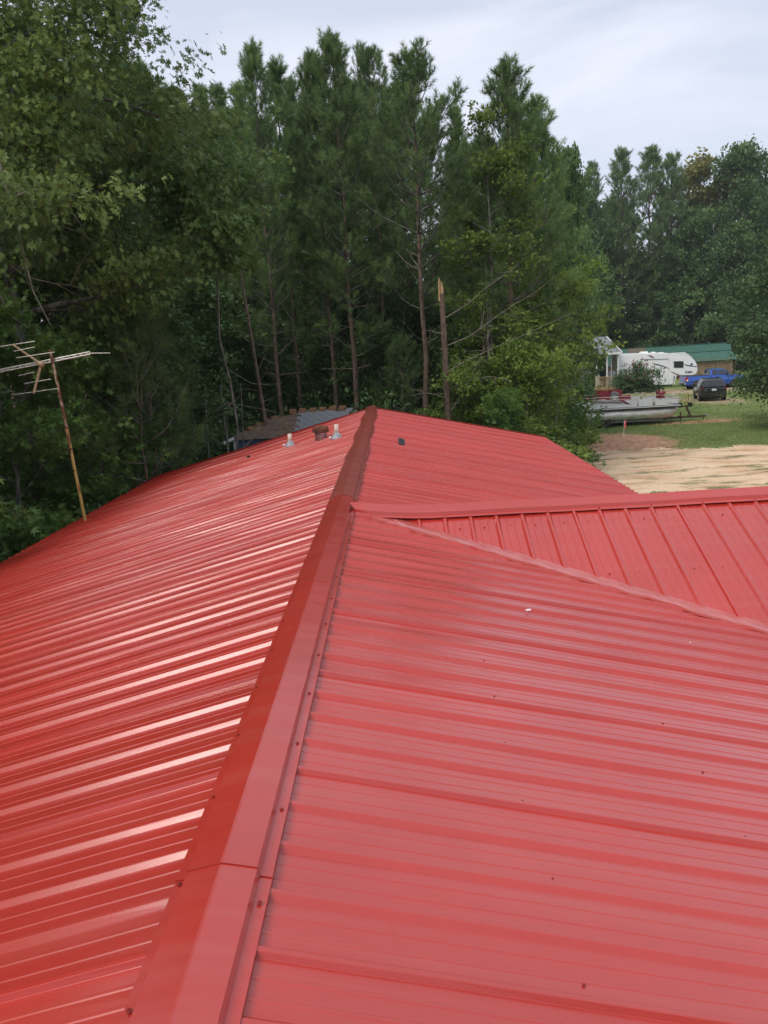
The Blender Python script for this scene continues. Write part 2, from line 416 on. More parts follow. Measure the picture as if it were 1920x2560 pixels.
# ------------------------------------------------------------------ ground
def ground_material():
    m = bpy.data.materials.new('lawn_and_soil')
    m.use_nodes = True
    n, l = m.node_tree.nodes, m.node_tree.links
    b = n['Principled BSDF']; b.inputs['Roughness'].default_value = 0.95; b.inputs['Specular IOR Level'].default_value = 0.15
    g = n.new('ShaderNodeNewGeometry')
    def noise(sc, det=6, ro=0.6):
        z = n.new('ShaderNodeTexNoise'); z.inputs['Scale'].default_value = sc; z.inputs['Detail'].default_value = det
        z.inputs['Roughness'].default_value = ro
        l.new(g.outputs['Position'], z.inputs['Vector']); return z.outputs[0]
    def ramp(src, p0, c0, p1, c1):
        r = n.new('ShaderNodeValToRGB')
        r.color_ramp.elements[0].position = p0; r.color_ramp.elements[0].color = (*c0, 1)
        r.color_ramp.elements[1].position = p1; r.color_ramp.elements[1].color = (*c1, 1)
        l.new(src, r.inputs[0]); return r.outputs[0]
    def mix(f, a, c):
        x = n.new('ShaderNodeMix'); x.data_type = 'RGBA'
        l.new(f, x.inputs[0]); l.new(a, x.inputs[6]); l.new(c, x.inputs[7]); return x.outputs[2]
    def math_(op, a, v):
        x = n.new('ShaderNodeMath'); x.operation = op
        l.new(a, x.inputs[0])
        if isinstance(v, (int, float)): x.inputs[1].default_value = v
        else: l.new(v, x.inputs[1])
        return x.outputs[0]
    def blob(cx, cy, rx, ry, wob, sc):
        """0..1 inside an irregular patch"""
        s = n.new('ShaderNodeSeparateXYZ'); l.new(g.outputs['Position'], s.inputs[0])
        dx = math_('DIVIDE', math_('SUBTRACT', s.outputs[0], cx), rx)
        dy = math_('DIVIDE', math_('SUBTRACT', s.outputs[1], cy), ry)
        d = math_('SQRT', math_('ADD', math_('MULTIPLY', dx, dx), math_('MULTIPLY', dy, dy)), 0)
        w = math_('MULTIPLY', math_('SUBTRACT', noise(sc, 8, 0.65), 0.5), wob)
        q = math_('ADD', d, w)
        r = n.new('ShaderNodeMapRange'); r.inputs[1].default_value = 0.78; r.inputs[2].default_value = 1.12
        r.inputs[3].default_value = 1.0; r.inputs[4].default_value = 0.0
        l.new(q, r.inputs[0]); return r.outputs[0]
    grass = ramp(noise(0.55), 0.36, (0.125, 0.175, 0.050), 0.66, (0.26, 0.285, 0.095))
    grass2 = ramp(noise(7.0), 0.38, (0.085, 0.145, 0.040), 0.70, (0.235, 0.275, 0.11))
    c = mix(ramp(noise(2.0), 0.4, (0.35,) * 3, 0.6, (0.65,) * 3), grass, grass2)
    clay = ramp(noise(3.0), 0.35, (0.34, 0.165, 0.092), 0.66, (0.58, 0.36, 0.24))
    bare = ramp(noise(4.0), 0.35, (0.34, 0.24, 0.15), 0.66, (0.52, 0.40, 0.28))
    c = mix(blob(10.2, 38.6, 3.9, 4.0, 1.5, 0.55), c, clay)
    c = mix(blob(19.5, 34.0, 3.4, 1.6, 1.9, 0.7), c, clay)
    c = mix(blob(24.6, 62.0, 2.0, 5.0, 2.6, 0.6), c, bare)
    c = mix(blob(28.0, 75.0, 9.0, 4.5, 2.4, 0.35), c, bare)
    c = mix(blob(17.6, 45.3, 2.4, 1.0, 2.4, 1.1), c, clay)
    litter = ramp(noise(5.0), 0.35, (0.030, 0.018, 0.011), 0.7, (0.11, 0.062, 0.036))
    s = n.new('ShaderNodeSeparateXYZ'); l.new(g.outputs['Position'], s.inputs[0])
    fx = math_('ADD', s.outputs[0], math_('MULTIPLY', math_('SUBTRACT', noise(0.4), 0.5), 5.0))
    r = n.new('ShaderNodeMapRange'); r.inputs[1].default_value = 6.5; r.inputs[2].default_value = 8.3
    r.inputs[3].default_value = 1.0; r.inputs[4].default_value = 0.0
    l.new(fx, r.inputs[0])
    c = mix(r.outputs[0], c, litter)
    l.new(c, b.inputs['Base Color'])
    u = n.new('ShaderNodeBump'); u.inputs['Strength'].default_value = 0.6; u.inputs['Distance'].default_value = 0.06
    l.new(noise(9.0, 8, 0.7), u.inputs['Height']); l.new(u.outputs[0], b.inputs['Normal'])
    return m


def sand_material():
    m = bpy.data.materials.new('sandy_gravel')
    m.use_nodes = True
    n, l = m.node_tree.nodes, m.node_tree.links
    b = n['Principled BSDF']; b.inputs['Roughness'].default_value = 0.95; b.inputs['Specular IOR Level'].default_value = 0.15
    g = n.new('ShaderNodeNewGeometry')
    def noise(sc, det=8, ro=0.65, st=None):
        z = n.new('ShaderNodeTexNoise'); z.inputs['Scale'].default_value = sc; z.inputs['Detail'].default_value = det
        z.inputs['Roughness'].default_value = ro
        v = g.outputs['Position']
        if st:
            q = n.new('ShaderNodeMapping'); q.inputs['Scale'].default_value = st; l.new(v, q.inputs[0]); v = q.outputs[0]
        l.new(v, z.inputs['Vector']); return z.outputs[0]
    r = n.new('ShaderNodeValToRGB'); e = r.color_ramp.elements
    e[0].position = 0.30; e[0].color = (0.52, 0.30, 0.165, 1)
    e[1].position = 0.72; e[1].color = (0.86, 0.70, 0.51, 1)
    k = e.new(0.5); k.color = (0.78, 0.56, 0.375, 1)
    l.new(noise(0.9, st=(0.45, 1.3, 1)), r.inputs[0])
    r2 = n.new('ShaderNodeValToRGB')
    r2.color_ramp.elements[0].position = 0.40; r2.color_ramp.elements[0].color = (0.80, 0.77, 0.73, 1)
    r2.color_ramp.elements[1].position = 0.62; r2.color_ramp.elements[1].color = (1, 1, 1, 1)
    l.new(noise(14.0), r2.inputs[0])
    mu = n.new('ShaderNodeMix'); mu.data_type = 'RGBA'; mu.blend_type = 'MULTIPLY'; mu.inputs[0].default_value = 1.0
    l.new(r.outputs[0], mu.inputs[6]); l.new(r2.outputs[0], mu.inputs[7])
    # grass creeping in, in drifts
    r3 = n.new('ShaderNodeValToRGB')
    r3.color_ramp.elements[0].position = 0.535; r3.color_ramp.elements[0].color = (0, 0, 0, 1)
    r3.color_ramp.elements[1].position = 0.60; r3.color_ramp.elements[1].color = (0.85, 0.85, 0.85, 1)
    l.new(noise(0.62, 9, 0.7, (0.5, 1.5, 1)), r3.inputs[0])
    mg = n.new('ShaderNodeMix'); mg.data_type = 'RGBA'; mg.inputs[7].default_value = (0.13, 0.155, 0.06, 1)
    l.new(r3.outputs[0], mg.inputs[0]); l.new(mu.outputs[2], mg.inputs[6])
    l.new(mg.outputs[2], b.inputs['Base Color'])
    u = n.new('ShaderNodeBump'); u.inputs['Strength'].default_value = 0.7; u.inputs['Distance'].default_value = 0.04
    l.new(noise(16.0), u.inputs['Height']); l.new(u.outputs[0], b.inputs['Normal'])
    return m


def heave(x, y):
    return 0.05 * math.sin(x * 0.33 + 1) * math.cos(y * 0.27) + 0.03 * math.sin(x * 0.9 + y * 0.7)


gv, gf = [], []
xs = [-190, -120, -70] + [i * 2.0 for i in range(-20, 41)] + [110, 160, 230]
ys = [-110, -60, -30] + [i * 2.0 for i in range(-5, 66)] + [160, 200, 290]
for y in ys:
    for x in xs:
        gv.append((x, y, gz(min(y, 130)) + (heave(x, y) if 4 < y < 130 and abs(x) < 80 else 0)))
nx = len(xs)
for j in range(len(ys) - 1):
    for i in range(nx - 1):
        gf.append((j * nx + i, j * nx + i + 1, (j + 1) * nx + i + 1, (j + 1) * nx + i))
mb = MB(); mb.add(gv, gf, True)
tag(mb.build('ground', ground_material()), kind='structure')


def gh(x, y):
    """height of the ground sheet (bilinear on its 2 m grid)"""
    if not (-40 <= x < 80 and -10 <= y < 130): return gz(y)
    i, j = math.floor(x / 2), math.floor(y / 2)
    def q(a, b_):
        X, Y = a * 2.0, b_ * 2.0
        return gz(Y) + (heave(X, Y) if 4 < Y < 130 else 0)
    u, w = x / 2 - i, y / 2 - j
    return (q(i, j) * (1 - u) + q(i + 1, j) * u) * (1 - w) + (q(i, j + 1) * (1 - u) + q(i + 1, j + 1) * u) * w


# sandy driveway: an irregular strip, a hair above the lawn
rg = np.random.default_rng(5)
def wob(t, s): return 0.10 * math.sin(t * 43 + s * 5) + 0.07 * math.sin(t * 91 + s * 2) + 0.30 * math.sin(t * 1.9 + s) + 0.22 * math.sin(t * 4.3 + 2 * s) + 0.14 * math.sin(t * 9.7 + s * 3) + 0.08 * math.sin(t * 21 + s)
mb = MB(); vs, fs = [], []
N = 420
for i in range(N):
    x = 5.2 + 34 * i / (N - 1)
    mid = 33.6 - 0.05 * (x - 8)
    a = mid - 8.6 + wob(x * 0.8, 1.0) + 2.6 * max(0, min(1, (x - 12) / 4))
    c_ = mid + 2.75 + wob(x * 0.8, 2.2) - 0.085 * (x - 12)
    for k in range(9):
        y = a + (c_ - a) * k / 8
        vs.append((x, y, gh(x, y) + (0.032 if 0 < k < 8 else -0.03)))
for i in range(N - 1):
    for k in range(8): fs.append((i * 9 + k, (i + 1) * 9 + k, (i + 1) * 9 + k + 1, i * 9 + k + 1))
mb.add(vs, fs, True)
tag(mb.build('driveway', sand_material()), kind='structure')

# ------------------------------------------------------------------ the red-roofed house
XR, ZP = -0.6, 3.85            # ridge line and the height the panel flats would meet at
TL, TR, WL, WR = 0.255, 0.23, 5.8, 4.42
Y0, Y1 = -2.76, 19.53
house = thing('house', 'low house under a red ribbed metal roof, seen from on top of its ridge', 'house', (XR, 8.5, 0))
HO = Vector((XR, 8.5, 0))


def hb(mb_, name, m, **k):
    o = mb_.build(name, m, house, **k)
    o.data.transform(Matrix.Translation(-HO))
    return o


PITCH, RIB, MIN = 0.2286, 0.019, 0.0028


def profile(width, lap=0.0):
    """(u, h) across one sheet: a major rib every 9 in with two minor ribs between; starts and ends on a rib"""
    pts = []
    n = int(round(width / PITCH))
    for k in range(n + 1):
        c = k * PITCH
        up = lap if k == n else 0.0
        rib = [(c - 0.0285, 0), (c - 0.0260, 0.0010), (c - 0.0100, RIB - 0.0018), (c - 0.0070, RIB), (c + 0.0070, RIB), (c + 0.0100, RIB - 0.0018), (c + 0.0260, 0.0010), (c + 0.0285, 0)]
        if k == 0: rib = rib[3:]
        if k == n: rib = [(c - 0.0185, 0), (c - 0.0172, 0.0012), (c - 0.0100, RIB - 0.0014), (c - 0.0075, RIB)] + rib[4:]
        rib = [(u, h + up) for u, h in rib]
        if k == n: rib = rib[:7] + [(c + 0.029, 0.002 + up)]
        pts += rib
        if k < n:
            for q in (0.35, 0.65):
                m_ = c + PITCH * q
                pts += [(m_ - 0.009, 0), (m_ - 0.005, MIN), (m_ + 0.005, MIN), (m_ + 0.009, 0)]
    return pts


rp_ = np.random.default_rng(11)


def roof_panel(side, y, length, rows=15):
    """one 36 in sheet, ridge to eave; side -1 left slope, +1 right slope"""
    t = TL if side < 0 else TR
    pr = profile(0.9144, 0.0022)
    vs, fs = [], []
    n = len(pr)
    ph = rp_.uniform(0, 6.28, 4); tw = rp_.normal(0, 0.0010)
    for j in range(rows):
        d = 0.012 + (length - 0.012) * (j / (rows - 1))
        for u, h in pr:
            flat = 1.0 if h < 0.006 else 0.35
            w = flat * (0.0018 * math.sin(d * 1.7 + ph[0] + u * 5) + 0.0014 * math.sin(d * 3.1 + ph[1] - u * 9) + 0.0006 * math.sin(d * 7.3 + ph[2] + u * 17))
            vs.append((XR + side * d, y + u, ZP - t * d + h + w + tw * (u - 0.45) * 4))
    for j in range(rows - 1):
        for i in range(n - 1):
            q = (j * n + i, j * n + i + 1, (j + 1) * n + i + 1, (j + 1) * n + i)
            fs.append(q if side < 0 else q[::-1])
    mb_ = MB(); mb_.add(vs, fs)
    return hb(mb_, 'roof_panel', M['roof'])


ys_p = []
y = 1.79 - 0.9144 * 5
while y < Y1 - 0.05:
    ys_p.append(y); y += 0.9144
for y in ys_p:
    e = 0.012 * random.random()
    roof_panel(-1, y, WL + e); roof_panel(1, y, WR + 0.01 * random.random())
Y1 = ys_p[-1] + 0.9144 + 0.03
Y0 = ys_p[0]

# rake trim at the far gable, fascia boards and walls under the roof
for side, t, W in ((-1, TL, WL), (1, TR, WR)):
    a = Vector((XR, Y1 - 0.055, ZP)); b_ = Vector((XR + side * (W + 0.01), Y1 - 0.055, ZP - t * (W + 0.01)))
    mbt = MB()
    for (oy, oz, w, h) in ((0.03, 0.024, 0.11, 0.003), (0.085, -0.04, 0.004, 0.13)):
        mbt.add([a + Vector((0, oy - w / 2, oz - h / 2)), a + Vector((0, oy + w / 2, oz - h / 2)), a + Vector((0, oy + w / 2, oz + h / 2)), a + Vector((0, oy - w / 2, oz + h / 2)),
                 b_ + Vector((0, oy - w / 2, oz - h / 2)), b_ + Vector((0, oy + w / 2, oz - h / 2)), b_ + Vector((0, oy + w / 2, oz + h / 2)), b_ + Vector((0, oy - w / 2, oz + h / 2))],
                [(0, 1, 2, 3), (7, 6, 5, 4), (0, 4, 5, 1), (1, 5, 6, 2), (2, 6, 7, 3), (3, 7, 4, 0)])
    hb(mbt, 'rake_trim', M['roof'])
    mbt = MB(); xe = XR + side * (W - 0.06)
    mbt.box((xe, (Y0 + Y1) / 2, ZP - t * W - 0.10), (0.025, Y1 - Y0 - 0.3, 0.16)); hb(mbt, 'fascia', M['soffit'])
for (x, W) in ((XR - WL + 0.45, 0), (XR + WR - 0.45, 0)):
    mbt = MB(); t = TL if x < XR else TR
    zt = ZP - t * abs(x - XR) - 0.02
    mbt.box((x, (Y0 + Y1) / 2, zt / 2), (0.15, Y1 - Y0 - 0.7, zt)); hb(mbt, 'wall', M['housewall'])
for y in (Y0 + 0.3, Y1 - 0.35):
    mbt = MB(); xa, xb = XR - WL + 0.55, XR + WR - 0.55
    mbt.prism([(xa, 0), (xb, 0), (xb, ZP - TR * (xb - XR) - 0.04), (XR, ZP - 0.04), (xa, ZP - TL * (XR - xa) - 0.04)], y - 0.07, y + 0.07)
    hb(mbt, 'wall', M['housewall'])


# ridge cap: ten-foot lengths, each lapped over the one nearer the camera
def cap_section(t_l, t_r, lift=0.0):
    P = lambda d, t: -0.05 - t * d
    out = []
    for s, t in ((-1, t_l), (1, t_r)):
        out.append([(s * 0.150, P(0.150, t) + RIB + 0.0035), (s * 0.149, P(0.149, t) + RIB + 0.006), (s * 0.114, P(0.114, t) + RIB + 0.006), (s * 0.107, P(0.107, t) + RIB + 0.034), (s * 0.004, -0.0008)])
    sec = out[0] + out[1][::-1]
    return [(x, z + lift) for x, z in sec]


def ridge_cap(y0, y1, lift, m, rough=0.0, rows=None, seed=0):
    sec = cap_section(TL, TR, lift)
    rows = rows or max(4, int((y1 - y0) / 0.2))
    rr = np.random.default_rng(seed)
    vs, fs = [], []
    n = len(sec)
    for j in range(rows):
        y = y0 + (y1 - y0) * j / (rows - 1)
        wv = rough * (0.6 * math.sin(y * 5.1 + seed) + 0.5 * math.sin(y * 11.3))
        for i, (x, z) in enumerate(sec):
            edge = i in (0, 1, n - 1, n - 2)
            jx = rr.normal(0, rough * (1.2 if edge else 0.3)) if rough else 0
            jz = rr.normal(0, rough * 0.35) if rough else 0
            if y0 > 10: jx += (0.018 * math.sin(y * 2.1 + (0 if i < n / 2 else 2))) * (1 if edge else 0.3)
            vs.append((XR + x + jx + wv * 0.3, y + (0.012 if j == 0 and i in (0, 1) else 0), 3.9 + z + jz + wv * 0.2))
    for j in range(rows - 1):
        for i in range(n - 1): fs.append((j * n + i, j * n + i + 1, (j + 1) * n + i + 1, (j + 1) * n + i))
    mb_ = MB(); mb_.add(vs, fs)
    # turned-under front edge so that the lap reads as a step
    k = len(mb_.v)
    lip = [(x, y + 0.002, z - 0.005) for x, y, z in vs[:n]]
    mb_.add(vs[:n] + lip, [(i + 1, i, n + i, n + i + 1) for i in range(n - 1)])
    return hb(mb_, 'ridge_cap', m)


ridge_cap(-2.6, 2.12, 0.0, M['cap'])
ridge_cap(2.06, 5.0, 0.0042, M['cap'], 0.0004, seed=2)
ridge_cap(4.93, 7.98, 0.0060, M['cap'], 0.0010, seed=3)
for i, (a, b_, s) in enumerate(((7.9, 11.03, 4), (10.97, 14.05, 5), (13.95, 17.0, 6), (16.9, Y1 + 0.02, 7))):
    o = ridge_cap(a, b_, 0.0072 + 0.001 * i, M['capold'], 0.0045, rows=34, seed=s)
    o['label'] = 'weathered brown-red ridge cap with wavy edges'


def screw(mb_, p, nrm, s=1.0):
    nrm = Vector(nrm).normalized(); p = Vector(p)
    a = nrm.cross(Vector((0, 1, 0))).normalized(); b_ = nrm.cross(a)
    def ring(r, h, n): return [p + nrm * h + (a * math.cos(6.2832 * k / n) + b_ * math.sin(6.2832 * k / n)) * r for k in range(n)]
    r1, r2, r3 = ring(0.0085 * s, 0, 8), ring(0.0078 * s, 0.0022 * s, 8), ring(0.0046 * s, 0.0026 * s, 8)
    r4 = ring(0.0044 * s, 0.008 * s, 8)
    mb_.loft([r1, r2, r3, r4])


msc = MB()
y = 1.945 - 0.4572 * 9
while y < Y1 - 0.1:                                   # ridge cap flanges
    for s, t in ((1, TR), (-1, TL)):
        if s > 0 and 6.6 < y < 7.5: continue
        d = 0.131
        screw(msc, (XR + s * d, y + (0 if s > 0 else 0.10), 3.9 - 0.05 - t * d + RIB + 0.012), (s * t, 0, 1), 0.9)
    y += 0.4572
def wing_z(y): return 3.765 - 0.43 * (7.28 - y)
for d in (1.03, 1.90, 2.78, 3.65, 4.5, 5.3):
    k = 0
    y = 1.836 - 0.4572 * 8
    while y < Y1 - 0.1:
        for s, t, W in ((1, TR, WR), (-1, TL, WL)):
            if d < W:
                jy, jx = random.uniform(-0.02, 0.02), random.uniform(-0.02, 0.02)
                x = XR + s * (d + jx)
                if s > 0 and 4.9 < y < 7.4 and y > 6.7 - 0.541 * (x - 0.68): continue
                screw(msc, (x, y + jy, ZP - t * (d + jx) + 0.0006), (s * t, 0, 1), 0.66)
        y += 0.4572
tag(hb(msc, 'screws', M['screw']), kind='stuff')

# the cross wing on the right: its panels run down towards the camera and are cut along the valley
WTW, WCY, WCZ = 0.43, 7.44, 3.845


def wing_cut(x): return max(5.0, 6.84 - 0.541 * (x - 0.683)) if x < 4.05 else 5.02


def wing_panel(x0, far=False):
    pr = [(u * (0.2475 / PITCH), h) for u, h in profile(0.9144, 0.002)]
    vs, fs = [], []
    rows = 7
    n = len(pr)
    for j in range(rows):
        for u, h in pr:
            x = x0 + u
            if far: y = 7.46 + (9.9 - 7.46) * j / (rows - 1); z = WCZ - 0.055 - WTW * (y - WCY)
            else:
                yc = wing_cut(x) + 0.006 * math.sin(x * 37) ; ytop = 7.42
                yc = min(yc, ytop - 0.02)
                y = ytop + (yc - ytop) * j / (rows - 1); z = WCZ - 0.055 - WTW * (WCY - y)
            w = (1.0 if h < 0.006 else 0.3) * 0.0012 * math.sin(y * 3.3 + x * 6)
            vs.append((x, y, z + h + w))
    for j in range(rows - 1):
        for i in range(n - 1):
            q = (j * n + i, j * n + i + 1, (j + 1) * n + i + 1, (j + 1) * n + i)
            fs.append(q[::-1] if far else q)
    mb_ = MB(); mb_.add(vs, fs)
    return hb(mb_, 'wing_roof_panel', M['roof'])


wx = 0.417 - 0.2475 * 3
while wx < 6.0:
    if wx + 0.99 > -0.3: wing_panel(wx if wx > -0.3 else wx)
    if wx > 0.6: wing_panel(wx, True)
    wx += 0.99
XW1 = wx
mb = MB(); sec = []
rr = np.random.default_rng(3)
for j in range(46):                                     # wing ridge cap
    x = -0.50 + (XW1 + 0.50) * j / 45
    q = []
    kz = 0.003 * math.sin(x * 2.2) + 0.0015 * math.sin(x * 7) + 0.075 * max(0.0, min(1.0, (0.25 - x) / 0.7)) ** 1.3
    for (d, h) in ((-0.155, 0), (-0.154, 0.004), (-0.118, 0.004), (-0.112, 0.030), (0, None), (0.112, 0.030), (0.118, 0.004), (0.155, 0)):
        z = WCZ + 0.004 if h is None else WCZ - 0.055 - WTW * abs(d) + RIB + 0.004 + h
        dd = d
        if j == 0 and d < 0: dd = d * 0.75
        q.append(Vector((x + (0.05 if (j == 0 and abs(d) > 0.1) else 0), WCY + dd, z + kz)))
    sec.append(q)
vs = [p for q in sec for p in q]; n = 8
mb.add(vs, [(j * n + i, (j + 1) * n + i, (j + 1) * n + i + 1, j * n + i + 1) for j in range(45) for i in range(n - 1)])
hb(mb, 'wing_ridge_cap', M['roof'])

# valley flashing: a scuffed strip lying over the main ribs under the cut ends, crumpled along its lower edge
mb = MB(); vs = []
rr = np.random.default_rng(8); J = 60
jit = [rr.normal(0, 0.010) + 0.012 * math.sin(9 * q * 0.068) for q in range(J)]
for j in range(J):
    x = -0.28 + 4.0 * j / (J - 1)
    yc = wing_cut(x)
    for k, (off, up) in enumerate(((0.14, None), (0.03, None), (-0.035, 0.010), (-0.10, 0.003), (-0.135, 0.001), (-0.139, -0.017))):
        yy = yc + off
        zm = ZP - TR * (x - XR) + RIB
        z = WCZ - 0.055 - WTW * (WCY - yy) - 0.006 if up is None else zm + up
        if up is None: z = max(z, zm + 0.002)
        if k >= 2:
            z += abs(rr.normal(0, 0.0025)) * (k < 5); yy += jit[j] if k >= 4 else rr.normal(0, 0.004)
        vs.append((x, min(yy, 7.30), z))
mb.add(vs, [(j * 6 + k, j * 6 + k + 1, (j + 1) * 6 + k + 1, (j + 1) * 6 + k) for j in range(J - 1) for k in range(5)])
tag(hb(mb, 'valley_flashing', M['flash']), 'pale crumpled metal strip in the valley between the two red roofs')
# black strip added to paint the shade inside the open rib ends
mb = MB(); vs = []
for j in range(40):
    x = 0.2 + 3.7 * j / 39
    yc = wing_cut(x) + 0.05
    z = WCZ - 0.055 - WTW * (WCY - yc)
    vs += [(x, yc, z - 0.03), (x, yc, z + 0.014)]
mb.add(vs, [(2 * j, 2 * j + 1, 2 * j + 3, 2 * j + 2) for j in range(39)])
hb(mb, 'rib_gap_dark', M['black'])
msc = MB()
for k in range(22):
    x = 0.417 + 0.2475 * (k + 0.47)
    if x > XW1 - 0.2: break
    for y in (7.15, 6.55 - 0.1, 5.8, 5.25):
        if y > wing_cut(x) + 0.06:
            screw(msc, (x + random.uniform(-0.02, 0.02), y + random.uniform(-0.02, 0.02), WCZ - 0.055 - WTW * (WCY - y) + 0.001), (0, -WTW, 1), 1.0)
    yb = wing_cut(x) + 0.07
    if yb < 7.2: screw(msc, (x + 0.06, yb, WCZ - 0.055 - WTW * (WCY - yb) + 0.001), (0, -WTW, 1), 1.0)
    if k % 2 == 0: screw(msc, (x - 0.116, WCY - 0.138, WCZ - 0.055 - WTW * 0.138 + RIB + 0.008), (0, -WTW, 1), 1.0)
tag(hb(msc, 'screws', M['screw']), kind='stuff')
# wing walls
mb = MB(); mb.box((6.3, 7.44, 1.35), (4.2, 3.9, 2.7)); hb(mb, 'wall', M['housewall'])


def left_z(x): return ZP - TL * (XR - x)
def right_z(x): return ZP - TR * (x - XR)


def vent_pipe(x, y, label, h):
    z = left_z(x)
    p = MB(); p.lathe([(0.044, 0.05), (0.044, h), (0.037, h), (0.037, h - 0.12)], (x, y, z), 14)
    o = hb(p, 'vent_pipe', M['pvc']); o['label'] = label
    q = MB(); q.lathe([(0.110, 0.022), (0.104, 0.032), (0.088, 0.05), (0.080, 0.07), (0.066, 0.095), (0.055, 0.118), (0.047, 0.125)], (x, y, z), 18)
    q.lathe([(0.12, -0.006), (0.12, 0.010), (0.10, 0.018)], (x, y, z + 0.012), 18)
    c = hb(q, 'rubber_boot', M['boot']); c.parent = o
    for bx_, by_, bz_ in ((-0.125, -0.07, 0.045), (0.115, 0.08, -0.005)):
        q = MB(); q.box((x + bx_, y + by_, z + bz_), (0.05, 0.04, 0.05)); c = hb(q, 'sealant_blob', M['white'], bevel=0.012); c.parent = o


vent_pipe(-2.26, 16.3, 'cream vent pipe in a grey the farther left of two', 0.27)
vent_pipe(-1.14, 14.7, 'cream vent pipe in a grey boot right of the rusty vent', 0.28)
x, y = -1.53, 15.6; z = left_z(x)
p = MB(); p.lathe([(0.122, -0.05), (0.122, 0.19), (0.115, 0.21)], (x, y, z), 18)
o = hb(p, 'roof_vent', M['galv']); o['label'] = 'squat galvanised roof vent under a rusty lid'
p = MB()
p.lathe([(0.158, 0.15), (0.170, 0.16), (0.166, 0.225), (0.14, 0.268), (0.085, 0.285), (0.02, 0.29)], (x, y, z), 10, smooth=False)
c = hb(p, 'lid', M['rust']); c.parent = o
p = MB(); p.lathe([(0.02, 0.0), (0.05, 0.03), (0.03, 0.05), (0.0, 0.055)], (-3.25, 16.7, left_z(-3.25) + 0.012), 8)
tag(hb(p, 'bolt_stub', M['black']))
p = MB(); p.add([(0.02, 13.32, right_z(0.02) + 0.004), (0.12, 13.30, right_z(0.12) + 0.004), (0.135, 14.1, right_z(0.135) + 0.004), (0.085, 14.22, right_z(0.085) + 0.004), (0.025, 14.2, right_z(0.025) + 0.004),
              (0.02, 13.32, right_z(0.02) + 0.024), (0.12, 13.30, right_z(0.12) + 0.024), (0.135, 14.1, right_z(0.135) + 0.024), (0.085, 14.22, right_z(0.085) + 0.024), (0.025, 14.2, right_z(0.025) + 0.024)],
             [(5, 6, 7, 8, 9), (0, 1, 6, 5), (1, 2, 7, 6), (2, 3, 8, 7), (3, 4, 9, 8), (4, 0, 5, 9)])
tag(hb(p, 'patch', M['black']), 'small black patch on the right slope')
# swarf and pale scraps left on the steel
p = MB()
for q in range(7):
    s = random.choice((-1, 1, 1)); d = random.uniform(0.25, 3.8); y = random.uniform(1.2, 8)
    if s > 0 and y > 4.8 and y > 6.5 - 0.541 * (XR + d - 0.683): continue
    zz = (left_z(XR - d) if s < 0 else right_z(XR + d)) + 0.004
    L = random.uniform(0.003, 0.011) * (1.6 if random.random() < 0.1 else 1)
    p.box((XR + s * d, y, zz), (L, L * random.uniform(0.3, 0.8), 0.002), random.uniform(0, 3))
p.box((0.85, 5.15, right_z(0.85) + 0.024), (0.036, 0.022, 0.005), 0.4)
tag(hb(p, 'metal_swarf', M['white']), kind='stuff')

# ------------------------------------------------------------------ TV antenna
ax, ay = -6.05, 14.35
ant = thing('tv_antenna', 'old tilted television antenna on a rusty yellow pole by the left eave', 'antenna', (ax + 0.10, ay, 0), rot=(0, -0.03, 0))
p = MB(); p.tube([(0.02, 0, -0.05), (0.0, 0, 2.5), (-0.03, 0, 3.4), (-0.05, 0, 4.25)], 0.03, 10); p.build('pole', M['rustpole'], ant)
p = MB(); p.tube([(-0.05, 0, 4.25), (-0.072, 0, 5.0), (-0.105, 0, 5.68)], 0.027, 10); p.build('mast', M['rustpoletop'], ant)
for zz in (4.9, 4.25, 3.85, 3.45):
    p = MB(); p.lathe([(0.034, zz - 0.015), (0.038, zz), (0.034, zz + 0.015)], (-0.066 if zz > 4.5 else -0.04, 0, 0), 10); p.build('clamp', M['rust'], ant)
# boom runs left-right, slightly nose up at the right end
bz = 5.50
bx = lambda x: bz + 0.10 * x
p = MB()
for dz in (0.022, -0.022): p.tube([(-2.2, 0.04, bx(-2.2) + dz), (0.60, 0.04, bx(0.60) + dz)], 0.013, 6)
for i in range(24): p.box((-2.1 + i * 0.115, 0.04, bx(-2.1 + i * 0.115)), (0.03, 0.02, 0.05), ry=0.5 * (-1) ** i)
boom = p.build('boom', M['alu'], ant)
p = MB(); p.tube([(0.58, 0.04, bx(0.58)), (0.98, 0.02, bx(0.98) - 0.07)], [0.010, 0.006], 6); p.build('director_rod', M['alu'], ant)
hub = Vector((-0.30, -0.02, 5.44))
arms = [((-0.72, -0.1, 5.83)), ((-0.50, -0.1, 4.93))]
for a in arms:
    p = MB(); p.tube([hub, a], [0.026, 0.022], 6); o = p.build('reflector_arm', M['alutan'], ant)
p = MB(); p.lathe([(0.05, -0.05), (0.06, 0), (0.05, 0.05)], hub, 8, 'Y'); p.build('hub', M['alutan'], ant)
for (z_, x0, x1) in ((5.82, -1.02, -0.30), (5.72, -0.72, -0.32), (5.60, -0.70, 0.02), (5.28, -0.72, -0.42), (5.13, -0.64, -0.13), (4.95, -0.88, -0.04)):
    p = MB(); p.tube([(x0, -0.09, z_ - 0.01), (x1, -0.11, z_ + 0.03)], 0.008, 6); p.build('reflector_rod', M['alu'], ant)
for i in range(0, 10, 2):
    xx = -2.1 + i * 0.27
    if -0.2 < xx < 0.05: continue
    p = MB(); L = 0.75 - 0.03 * i
    p.tube([(xx + L * 0.25, -L, bx(xx) + 0.0), (xx, 0.04, bx(xx)), (xx + L * 0.25, L, bx(xx) + 0.02)], 0.006, 5); p.build('dipole_rod', M['alu'], ant)

